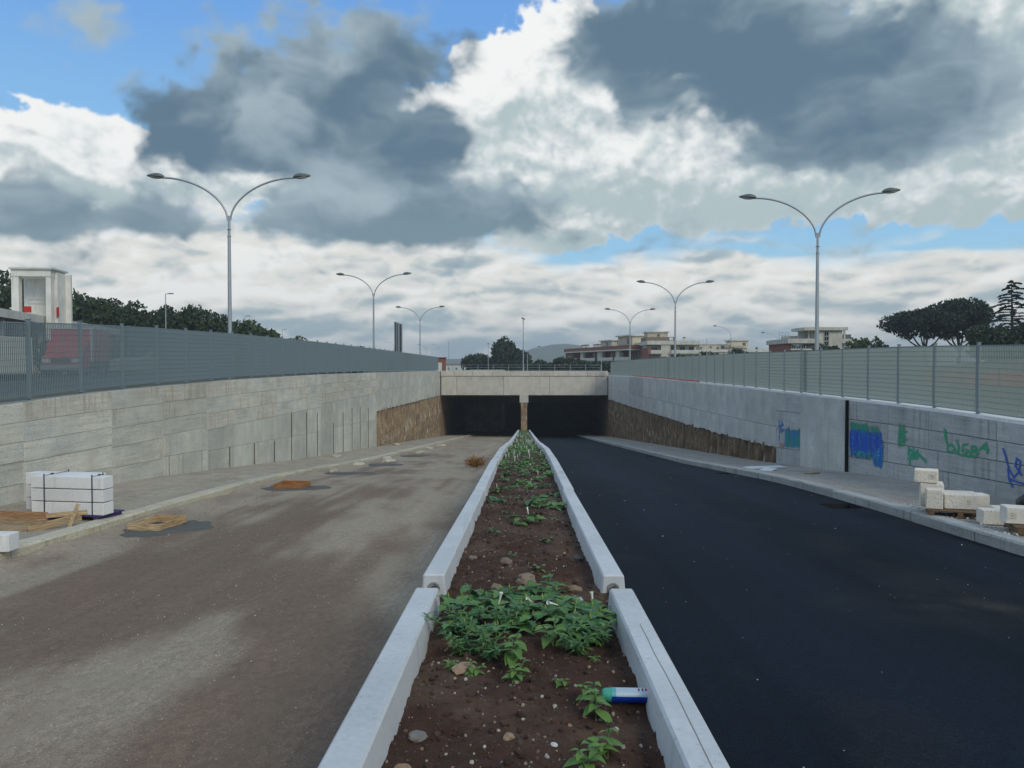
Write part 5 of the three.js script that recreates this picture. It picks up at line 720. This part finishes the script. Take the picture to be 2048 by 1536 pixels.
{ // cedar with tiers of drooping boughs
  const x = 60.3, d = 100, base = groundY(x, d) - 0.1, H = 10.6 - base, r = mulberry(1080), g = thing('cedar', 'tall cedar with horizontal bough tiers at the right edge', 'tree', V(x, base, d)), b = [], lf = [];
  b.push(taperTube([new THREE.Vector3(), new THREE.Vector3(0.05, H * 0.5, 0), new THREE.Vector3(-0.1, H, 0)], 0.3, 0.03, 10, 7));
  const pos = [], col = [], e = new THREE.Euler(), m = new THREE.Matrix4(), w = new THREE.Vector3();
  for (let k = 0; k < 58; k++) { const t = k / 57, y = H * lerp(0.22, 0.985, t), L = lerp(6.2, 0.7, t ** 0.9) * (0.65 + r() * 0.55), a = k * 2.4 + r(), up = lerp(0.16, 0.42, r()) * L * 0.6, P = (s) => new THREE.Vector3(Math.cos(a) * L * s, y + up * s - 0.28 * L * s * s, Math.sin(a) * L * s); b.push(tube([P(0), P(0.35), P(0.7), P(1)], 0.035, 6, 4));
    for (let i = 0; i < 130; i++) { const s = 0.15 + 0.85 * r(), c = P(s), sp = (1 - s * 0.6) * 0.16 * L, sz = 0.07 + r() * 0.1; e.set(r() * 0.9 - 0.45, r() * 6.28, r() * 0.9 - 0.45); m.makeRotationFromEuler(e); const cx = c.x + (r() - 0.5) * sp * 2, cy = c.y + (r() - 0.7) * 0.14, cz = c.z + (r() - 0.5) * sp * 2, sh = 0.7 + r() * 0.6; const q = [[-sz, 0, -sz * 0.6], [sz, 0, -sz * 0.5], [sz * 0.8, -0.04, sz * 0.6], [-sz * 0.9, -0.03, sz * 0.6]].map((p) => w.set(...p).applyMatrix4(m).toArray()); for (const j of [0, 1, 2, 0, 2, 3]) { pos.push(cx + q[j][0], cy + q[j][1], cz + q[j][2]); col.push(sh, sh, sh); } } }
  const cg = new THREE.BufferGeometry(); cg.setAttribute('position', new THREE.Float32BufferAttribute(pos, 3)); cg.setAttribute('color', new THREE.Float32BufferAttribute(col, 3)); cg.computeVertexNormals(); part('boughs', cg, crownM.pine, g); part('trunk', b, barkM, g);
}
tree('leafy_tree', 'dark round bushy tree in front of the cedar', 52.5, 90, 4.6, 6.2, crownM.dark, 7000, 0.2, 1091, { low: 0.0, gap: 0.34 });
tree('leafy_tree', 'dark bushy tree at the right edge below the cedar', 57.6, 90, 4.2, 5.4, crownM.dark, 6000, 0.2, 1092, { low: 0.0, gap: 0.34 });

// ---------------------------------------------------------------- buildings
const render = (c, s) => mat({ map: conFlat.map, color: C(...c), roughness: 0.9 });
M.brick = mat({ map: texture(512, (u, v) => { const row = Math.floor(v * 64), bx = (u * 16 + (row % 2) * 0.5), t = noise(Math.floor(bx) * 3.1, row * 1.7), j = ((v * 64) % 1) < 0.16 || (bx % 1) < 0.05; const k = 0.8 + t * 0.4; return j ? [150, 120, 108] : [150 * k, 88 * k, 74 * k]; }), color: C(0.85, 0.8, 0.8), roughness: 0.9 });
M.cream = render([0.97, 0.92, 0.82]); M.white = render([1.1, 1.08, 1.02]); M.band = render([0.98, 0.95, 0.88]); M.terra = mat({ color: C(0.24, 0.095, 0.06) }); M.yellow = render([0.98, 0.89, 0.7]);
M.glass = new THREE.MeshPhysicalMaterial({ color: C(0.85, 0.9, 0.92), roughness: 0.05, metalness: 1 }); M.darkGlass = mat({ color: C(0.02, 0.025, 0.03), roughness: 0.12 }); M.frame = mat({ color: C(0.35, 0.35, 0.34), roughness: 0.5 }); M.brown = mat({ color: C(0.2, 0.15, 0.11) }); M.slate = mat({ color: C(0.11, 0.115, 0.12), roughness: 0.7 }); M.tower = mat({ ...smoothCast(301, [232, 230, 222]) });
const boxPart = (name, g, w, h, l, x, y, z, m) => part(name, metric(box(w, h, l, x, y, z), 0.25), m, g);
function window_(g, x, y, z, w, h, m = M.darkGlass, bars = 1) { const f = part('window', [box(w + 0.12, 0.08, 0.1, x, y + h / 2, z), box(w + 0.12, 0.08, 0.1, x, y - h / 2, z), box(0.08, h, 0.1, x - w / 2, y, z), box(0.08, h, 0.1, x + w / 2, y, z), ...Array.from({ length: bars }, (_, i) => box(0.05, h, 0.08, x - w / 2 + w * (i + 1) / (bars + 1), y, z))], M.frame, g); part('pane', box(w, h, 0.03, x, y, z - 0.02), m, f); }
function facing(p0, p1) { return Math.atan2(-(p1.z - p0.z), p1.x - p0.x); }
function balcony(g, x0, x1, y, depth, h, wallM, wins) { // recessed loggia: back wall, slab, parapet, openings
  const w = x1 - x0, x = (x0 + x1) / 2; boxPart('loggia_back', g, w, h, 0.2, x, y + h / 2, -depth, wallM); const b = boxPart('balcony', g, w, 0.16, depth + 1.1, x, y, 0.5 - depth / 2, M.white); boxPart('parapet', b, w, 0.75, 0.1, x, y + 0.4, 1.0, M.white);
  for (let i = 0; i < wins; i++) window_(g, x0 + w * (i + 0.5) / wins, y + h * 0.45, -depth + 0.15, Math.min(1.5, w / wins * 0.55), h * 0.75);
}
{ // long brick and white block, receding to the left
  const p0 = V(12.4, 0, 232), p1 = V(25.2, 0, 186), g = thing('apartment_block', 'long brick apartment block with white balconies and terracotta roof edge', 'building', V(p0.x, -6, 232), facing(p0, p1)), L = p0.distanceTo(p1);
  boxPart('wall', g, L - 1, 9.6, 9, L / 2, 4.8, -7.2, M.brick); boxPart('end_wall', g, 7, 9.7, 12, 3.5, 4.85, -5.6, M.brick);
  for (const x of [2.4, 3.6]) window_(g, x, 7.6, 0.42, 0.35, 2.4, M.white, 0);
  boxPart('roof_edge', g, L + 0.4, 0.95, 12, L / 2, 10.3, -5.2, M.terra); boxPart('roof_slab', g, L + 0.2, 0.3, 12.4, L / 2, 9.72, -5, M.white);
  for (let f = 0; f < 3; f++) { const y = 7.2 - f * 2.9, bays = [[7.1, 12.5], [15.2, 25.5], [28.2, 38], [39, L]]; bays.forEach(([a, b], i) => balcony(g, a, b, y, 2.2, 2.4, M.brick, Math.round((b - a) / 3.5))); }
  for (const x of [12.6, 25.6, 38.1]) boxPart('pier', g, 2.5, 9.6, 0.5, x + 1.2, 4.8, 0.1, M.white);
  boxPart('penthouse', g, 8, 1.7, 5, 22, 11.6, -6, M.cream); boxPart('penthouse_roof', g, 8.8, 0.25, 5.8, 22, 12.55, -6, M.white); boxPart('penthouse', g, 9, 2.4, 6, 36, 12, -6, M.yellow); boxPart('penthouse_roof', g, 10, 0.3, 7, 36, 13.3, -6, M.white); window_(g, 38, 12, -2.95, 1.4, 1.4); window_(g, 23, 11.6, -3.45, 1.2, 1.0);
  for (const x of [3, 6, 10, 13, 17, 28, 30]) { const c = boxPart('chimney', g, 0.8, 1.0, 0.8, x, 11.2, -4 - (x % 3), M.cream); boxPart('cowl', c, 1.0, 0.25, 1.0, x, 11.8, -4 - (x % 3), M.slate); }
  part('aerial', [cyl(0.04, 0.03, 3, 5, 27, 10.8, -5), box(1.2, 0.04, 0.04, 27, 13.3, -5)], M.steel, g);
}
{ // cream block with brick side
  const g = thing('apartment_block', 'cream apartment block with brick side wall and roof terrace', 'building', V(27.2, -6, 176), 0), w = 10.9;
  boxPart('wall', g, w - 0.4, 10.6, 22, w / 2, 5.3, -13.4, M.cream); boxPart('side_wall', g, 0.5, 9.9, 25, 0.25, 5, -12.6, M.brick); boxPart('roof_band', g, w + 0.5, 0.85, 25.6, w / 2, 11.0, -12.4, M.white);
  for (const z of [-11.5, -14]) { const f = part('window', box(0.1, 2.2, 0.7, -0.05, 8.4, z), M.white, g); part('pane', box(0.06, 2.0, 0.4, -0.1, 8.4, z), M.frame, f); }
  for (let f = 0; f < 3; f++) { const y = 8.6 - f * 3; balcony(g, 0.5, 2.8, y, 1.6, 1.75, M.cream, 1); balcony(g, 4.9, w, y, 2.2, 1.9, f ? M.yellow : M.cream, 3); boxPart('front_panel', g, 2.05, 2.9, 0.4, 3.85, y + 0.55, 0, M.cream); }
  boxPart('awning', g, 3.2, 0.08, 1.4, 1.9, 7.9, 0.9, M.brown);
  boxPart('roof_terrace', g, 6.6, 0.9, 8, 3.2, 11.85, -6, M.brown); boxPart('penthouse', g, 4.6, 1.3, 5, 3, 12.9, -8, M.yellow); boxPart('penthouse_roof', g, 5.2, 0.25, 5.6, 3, 13.6, -8, M.white); window_(g, 3.2, 12.8, -5.45, 0.5, 0.6); window_(g, 5.4, 11.9, -1.95, 0.8, 0.6, M.glass);
  for (const x of [0.4, 1.5, 5.9, 8.5]) { const c = boxPart('chimney', g, 0.45, 0.7, 0.45, x, 11.8, -3, M.cream); boxPart('cowl', c, 0.55, 0.2, 0.55, x, 12.25, -3, M.slate); }
  part('aerial', [cyl(0.03, 0.02, 2.6, 5, 6.8, 11.5, -4), box(0.9, 0.03, 0.03, 6.8, 13.7, -4)], M.steel, g);
}
{ // terraced cream block set further back
  const g = thing('apartment_block', 'low terraced cream apartment block between the flats and the office', 'building', V(46.5, -6, 212), 0.04), w = 18.6;
  boxPart('wall', g, w, 9.6, 12, w / 2, 4.8, -6.2, M.cream); boxPart('roof_band', g, w + 0.3, 0.7, 12.4, w / 2, 9.9, -6.1, M.white); boxPart('upper_storey', g, 8, 1.5, 8, 4.6, 10.9, -7, M.yellow); boxPart('upper_roof', g, 8.8, 0.25, 8.6, 4.6, 11.75, -7, M.white);
  boxPart('penthouse', g, 4.6, 2.2, 5, 12.2, 11.6, -8, M.yellow); boxPart('penthouse_roof', g, 5.4, 0.3, 5.8, 12.2, 12.85, -8, M.white); window_(g, 13.4, 11.8, -5.45, 0.7, 0.7); window_(g, 3.6, 10.9, -2.95, 0.5, 0.5); window_(g, 6.8, 10.9, -2.95, 0.9, 0.9);
  boxPart('terrace_awning', g, 5, 0.15, 2, 9, 10.9, -1.2, M.brown); boxPart('terrace_rail', g, 6, 0.5, 0.1, 9.5, 10.4, -0.4, M.brown); balcony(g, 13.2, 18.2, 7.1, 2, 2, M.yellow, 3); boxPart('lower_recess', g, 9.5, 1.4, 0.3, 5.2, 6.6, 0.0, M.brown);
  for (const x of [1, 5.5, 9.6, 16]) boxPart('chimney', g, 0.5, 0.7, 0.5, x, 10.6, -3, M.slate);
}
{ // office with glazed corner and stair tower
  const g = thing('office_building', 'office building with brick side, mirror glazing and concrete roof bands', 'building', V(42.8, -3, 130), 0), w = 11.8;
  boxPart('side_wall', g, 0.4, 6.6, 10.5, 0.2, 3.3, -5.4, M.brick); boxPart('wall', g, w - 0.6, 6.4, 10, w / 2, 3.2, -5.6, M.band); boxPart('roof_band', g, 5.6, 0.75, 11.6, 2.4, 6.95, -5.1, M.band); boxPart('roof_band', g, 4.9, 0.62, 11, w - 1.8, 6.9, -5.3, M.band);
  for (let i = 0; i < 4; i++) { window_(g, 0.75 + i * 0.78, 6.1, 0.02, 0.7, 0.75, M.glass, 1); window_(g, 0.75 + i * 0.78, 4.3, 0.02, 0.7, 2.2, M.glass, 1); } boxPart('sill', g, 3.4, 0.18, 0.4, 1.95, 5.58, 0.05, M.white);
  boxPart('stair_tower', g, 4.2, 9.6, 4, 6.2, 4.3, -1.6, M.band); boxPart('tower_roof', g, 7.0, 0.5, 6.2, 5.6, 8.9, -2.2, M.band); boxPart('loggia_back', g, 1.8, 1.5, 0.2, 3.2, 8, -2.6, M.band); for (const x of [3.4, 3.9]) boxPart('column', g, 0.25, 1.5, 0.25, x, 7.9, -0.6, M.band); for (const x of [8.7, 9.2]) boxPart('column', g, 0.25, 1.5, 0.25, x, 7.9, -0.8, M.band);
  for (let i = 0; i < 4; i++) window_(g, 5.85, 8.1 - i * 0.78, 0.42, 0.72, 0.66, M.glass, 1); for (let i = 0; i < 4; i++) window_(g, 8.6 + i * 0.75, 6.1, 0.02, 0.66, 0.7, M.glass, 1); window_(g, 4, 6.0, 0.02, 0.6, 0.3);
  boxPart('roof_unit', g, 1.8, 0.7, 1.4, 10, 7.75, -3, M.slate); boxPart('roof_house', g, 2.2, 0.6, 3, 1.9, 7.6, -5, M.band);
  part('roof_frame', [0, 0.5, 1, 1.5].map((x) => box(0.04, 1.3, 0.04, -0.6 + x, 7.9, -3)).concat([0.2, 0.65, 1.1].map((y) => box(1.6, 0.04, 0.04, 0.15, 7.3 + y, -3))), M.galv, g);
}
{ // white training tower and the open shed below it
  const g = thing('tower', 'white concrete tower with open loggia above the shed roof', 'tower', V(-37.3, groundY(-37, 58), 58), 0.12), H = 7.4;
  boxPart('back_wall', g, 3.0, H, 0.25, 1.4, H / 2, -1.9, M.tower); boxPart('column', g, 0.5, H, 0.5, 0.25, H / 2, 0, M.tower); boxPart('column', g, 0.36, H, 0.5, 2.55, H / 2, 0, M.tower); boxPart('top_beam', g, 2.75, 0.5, 2.3, 1.37, H - 0.1, -0.85, M.tower); boxPart('side_wall', g, 0.3, H, 1.5, 2.75, H / 2, -1.15, M.tower); boxPart('roof', g, 3.0, 0.12, 2.6, 1.42, H + 0.2, -0.85, M.band); boxPart('rear_wall', g, 0.7, H, 0.25, 2.9, H / 2, -1.9, M.tower);
  boxPart('red_panel', g, 0.5, 0.45, 0.1, 1.0, 4.65, 0.05, mat({ color: C(0.5, 0.03, 0.03) })); boxPart('red_panel', g, 0.12, 0.7, 0.16, 2.95, 4.5, -0.3, mat({ color: C(0.5, 0.03, 0.03) })); part('guard_rail', [box(1.6, 0.04, 0.04, 1.9, 5.35, 0.1), box(1.6, 0.04, 0.04, 1.9, 5.05, 0.1)], M.galv, g);
}
{ const p0 = V(-33.4, 0, 50), p1 = V(-41.2, 0, 81), L = p0.distanceTo(p1), g = thing('open_shed', 'long open shed with white roof edge behind the fence', 'shed', V(p0.x, groundY(-34, 52), 50), facing(p0, p1)); g.rotation.y = Math.atan2(p0.x - p1.x, p0.z - p1.z) + Math.PI / 2;
  const y = 4.0; boxPart('roof', g, L + 14, 0.55, 9, L / 2 - 7, y - 0.1, -4.2, M.white); boxPart('back_wall', g, L + 14, y - 0.3, 0.3, L / 2 - 7, (y - 0.3) / 2, -8.4, M.brick); for (let i = 0; i < 7; i++) boxPart('column', g, 0.3, y - 0.3, 0.3, -13 + i * 7.5, (y - 0.3) / 2, -0.3, M.white); }
{ // brick hut and white kiosk by the end of the fence, pale houses far off
  const g = thing('brick_hut', 'small red brick hut at the end of the dirt-side fence', 'hut', V(-11.6, -1.4, 108), 0); boxPart('wall', g, 0.9, 2.4, 2, 0.4, 1.2, -1, M.brick); boxPart('roof', g, 1.2, 0.12, 2.3, 0.4, 2.46, -1, M.terra); boxPart('door', g, 0.5, 1.6, 0.06, 0.4, 0.8, 0.02, M.brown);
  const k = thing('kiosk', 'narrow white cabinet before the brick hut', 'cabinet', V(-11.05, -1.0, 104)); boxPart('body', k, 0.5, 1.35, 0.5, 0.1, 0.67, 0, M.white); boxPart('lid', k, 0.56, 0.05, 0.56, 0.1, 1.37, 0, M.band);
  [[-52, 620, 16, 'widest'], [-44, 640, 9, 'narrowest'], [-60, 600, 12, 'leftmost']].forEach(([x, d, w, o]) => { const h = thing('distant_house', `${o} of the tiny pale houses on the horizon left of the trees`, 'house', V(x, -9, d)); boxPart('wall', h, w, 9.5, 10, 0, 4.75, 0, M.white); boxPart('roof', h, w + 1, 0.8, 11, 0, 9.9, 0, M.terra); for (let i = 0; i < 3; i++) window_(h, -w / 3 + i * w / 3, 6.5, 5.05, 1.2, 1.6); });
}
// ---------------------------------------------------------------- vehicles and yard behind the dirt-side fence
function wheel(g, x, y, z, r, w) { const t = part('wheel', new THREE.TorusGeometry(r * 0.76, r * 0.26, 8, 20).rotateY(Math.PI / 2).translate(x, y, z), M.dark, g); part('rim', new THREE.CylinderGeometry(r * 0.56, r * 0.56, w * 0.8, 14).rotateZ(Math.PI / 2).translate(x, y, z), M.galv, t); }
{ const red = mat({ color: C(0.48, 0.035, 0.03), roughness: 0.45 }), g = thing('box_truck', 'red box truck parked behind the grating fence', 'truck', V(-21.0, groundY(-20, 36), 36), 0.24); g.scale.setScalar(0.88);
  const cs = new THREE.Shape(); cs.moveTo(0, 0.45); cs.lineTo(0, 1.0); cs.lineTo(-0.5, 1.12); cs.lineTo(-0.98, 1.86); cs.lineTo(-1.7, 1.92); cs.lineTo(-1.7, 0.45); const cab = new THREE.ExtrudeGeometry(cs, { depth: 1.76, bevelEnabled: true, bevelThickness: 0.05, bevelSize: 0.05, bevelSegments: 2 }).rotateY(-Math.PI / 2).translate(0.88, 0, 0);
  part('cab', cab, red, g); const box1 = part('cargo_box', rbox(2.05, 1.75, 3.6, 0.04, 0, 1.72, -3.5), red, g); part('box_edge', [box(2.1, 0.06, 3.66, 0, 2.6, -3.5), box(0.08, 1.75, 0.08, -1.0, 1.72, -1.72), box(0.08, 1.75, 0.08, 1.0, 1.72, -1.72)], M.white, box1);
  const ws = part('windscreen', new THREE.PlaneGeometry(1.5, 0.72).rotateX(-0.58).translate(0, 1.5, -0.7), M.darkGlass, g); part('wiper', bar(new THREE.Vector3(-0.4, 1.2, -0.5), new THREE.Vector3(0.1, 1.32, -0.55), 0.02), M.dark, ws);
  part('bumper', rbox(1.85, 0.28, 0.14, 0.04, 0, 0.5, 0.08), M.galv, g); part('grille', box(0.9, 0.2, 0.04, 0, 0.86, 0.07), M.dark, g); for (const s of [-1, 1]) { part('headlight', rbox(0.34, 0.2, 0.06, 0.02, s * 0.68, 0.85, 0.06), M.lens, g); part('mirror', rbox(0.06, 0.34, 0.18, 0.02, s * 1.08, 1.5, -0.6), M.dark, g); for (const z of [-0.55, -4.2]) wheel(g, s * 0.82, 0.36, z, 0.36, 0.22); } }
{ const g = thing('white_container', 'white container with red, blue and black markings at the left edge', 'container', V(-20.95, groundY(-20, 29), 29.6), -0.1);
  part('body', rbox(2.6, 1.45, 2, 0.05, 0, 0.95, -1), mat({ color: C(0.62, 0.6, 0.5), roughness: 0.6 }), g); part('skid', [box(0.14, 0.22, 2, -1, 0.11, -1), box(0.14, 0.22, 2, 1, 0.11, -1)], M.dark, g);
  part('red_mark', new THREE.CircleGeometry(0.12, 16).translate(0.35, 1.3, 0.004), mat({ color: C(0.5, 0.12, 0.05) }), g); part('blue_mark', new THREE.PlaneGeometry(0.16, 0.2).translate(0.72, 1.32, 0.004), mat({ color: C(0.06, 0.05, 0.3) }), g);
  const kg = [[[0, 0], [0, 0.4]], [[0.02, 0.2], [0.2, 0.4]], [[0.08, 0.26], [0.22, 0]]].map(([a, b]) => bar(new THREE.Vector3(0.48 + a[0], 0.6 + a[1], 0.006), new THREE.Vector3(0.48 + b[0], 0.6 + b[1], 0.006), 0.05, 0.01)); part('black_letter', kg, M.dark, g); }
{ const g = thing('parked_car', 'silver car parked behind the grating fence right of the red truck', 'car', V(-20.7, groundY(-21, 43), 44), 1.3), sil = mat({ color: C(0.55, 0.57, 0.58), metalness: 0.4, roughness: 0.3 });
  const s = new THREE.Shape(); s.moveTo(-2, 0.3); s.lineTo(-2.05, 0.75); s.quadraticCurveTo(-1.6, 0.88, -1.0, 0.92); s.lineTo(1.75, 0.95); s.lineTo(1.95, 0.8); s.lineTo(1.95, 0.3); part('body', new THREE.ExtrudeGeometry(s, { depth: 1.56, bevelEnabled: true, bevelThickness: 0.06, bevelSize: 0.05, bevelSegments: 2 }).translate(0, 0, -0.78), sil, g);
  const c = new THREE.Shape(); c.moveTo(-1.05, 0.93); c.quadraticCurveTo(-0.6, 1.36, -0.2, 1.4); c.lineTo(0.9, 1.4); c.quadraticCurveTo(1.4, 1.34, 1.7, 0.95); const cb = part('cabin', new THREE.ExtrudeGeometry(c, { depth: 1.3, bevelEnabled: true, bevelThickness: 0.06, bevelSize: 0.03, bevelSegments: 2 }).translate(0, 0, -0.65), sil, g);
  for (const z of [-0.72, 0.72]) { part('side_window', rbox(0.78, 0.3, 0.02, 0.01, -0.15, 1.17, z), M.darkGlass, cb); part('side_window', rbox(0.7, 0.3, 0.02, 0.01, 0.75, 1.17, z), M.darkGlass, cb); for (const x of [-1.25, 1.2]) { const t = part('wheel', new THREE.TorusGeometry(0.23, 0.085, 8, 20).translate(x, 0.3, z * 1.04), M.dark, g); part('rim', new THREE.CylinderGeometry(0.17, 0.17, 0.1, 14).rotateX(Math.PI / 2).translate(x, 0.3, z * 1.06), M.galv, t); } part('headlight', rbox(0.06, 0.14, 0.3, 0.02, -2.06, 0.7, z * 0.75), M.lens, g); }
  part('windscreen', new THREE.PlaneGeometry(0.6, 1.2).rotateY(0).rotateX(-Math.PI / 2).rotateZ(0.72).translate(-0.82, 1.19, 0), M.darkGlass, cb); part('number_plate', box(0.02, 0.1, 0.45, -2.12, 0.45, 0), M.white, g); }
{ const g = thing('information_board', 'small white information board on a post behind the fence', 'sign', V(-21.3, groundY(-21, 47), 47), 0.2); part('panel', box(0.8, 0.8, 0.04, 0, 1.15, 0.05), M.white, g); part('post', cyl(0.04, 0.04, 1.5, 8), M.galv, g); }
// orange site netting in the field
{ const g = thing('site_netting', 'orange site netting strung across the field behind the fence', 'netting'), v = [], a = V(20.3, 0, 41), b = V(30, 0, 38); const n = 12; for (let i = 0; i < n; i++) { const p = a.clone().lerp(b, i / n), q = a.clone().lerp(b, (i + 1) / n); p.y = groundY(p.x, -p.z); q.y = groundY(q.x, -q.z); v.push(p.x, p.y + 0.05, p.z, q.x, q.y + 0.05, q.z, p.x, p.y + 0.72, p.z, q.x, q.y + 0.05, q.z, q.x, q.y + 0.72, q.z, p.x, p.y + 0.72, p.z); part('stake', cyl(0.02, 0.02, 0.85, 6, p.x, p.y, p.z + 0.03), M.rust, g); } const q = new THREE.BufferGeometry(); q.setAttribute('position', new THREE.Float32BufferAttribute(v, 3)); q.computeVertexNormals(); part('net', q, mat({ color: C(0.5, 0.14, 0.05), side: THREE.DoubleSide }), g); }
// hills on the horizon, blue only through the air between
{
  const mk = (d, depth, h, seed, x0, x1) => sheet(steps(x0, x1, 120), steps(d, d + depth, 6), (x, q) => { const t = (q - d) / depth; return -8 + Math.sin(Math.PI * clamp(t)) * h(x) * (0.75 + 0.5 * fbm(x * 0.002 + seed, q * 0.002, 4)); }, (x, q) => { const n = fbm(x * 0.004, q * 0.004, 4); return [0.05 + n * 0.06, 0.07 + n * 0.05, 0.04 + n * 0.02]; }, 0.01);
  const m = mat({ vertexColors: true, roughness: 1 });
  structure('hills', mk(1650, 240, (x) => 10 + 42 * Math.exp(-(((x - 90) / 130) ** 2)) + 16 * Math.exp(-(((x + 300) / 230) ** 2)), 3, -1850, 1850), m);
}
scene.fog = new THREE.FogExp2(new THREE.Color(0.72, 0.8, 0.88), 0.0005);

scene.traverse((o) => { if (o.isMesh) { o.castShadow = true; o.receiveShadow = true; } });
renderer.render(scene, camera);
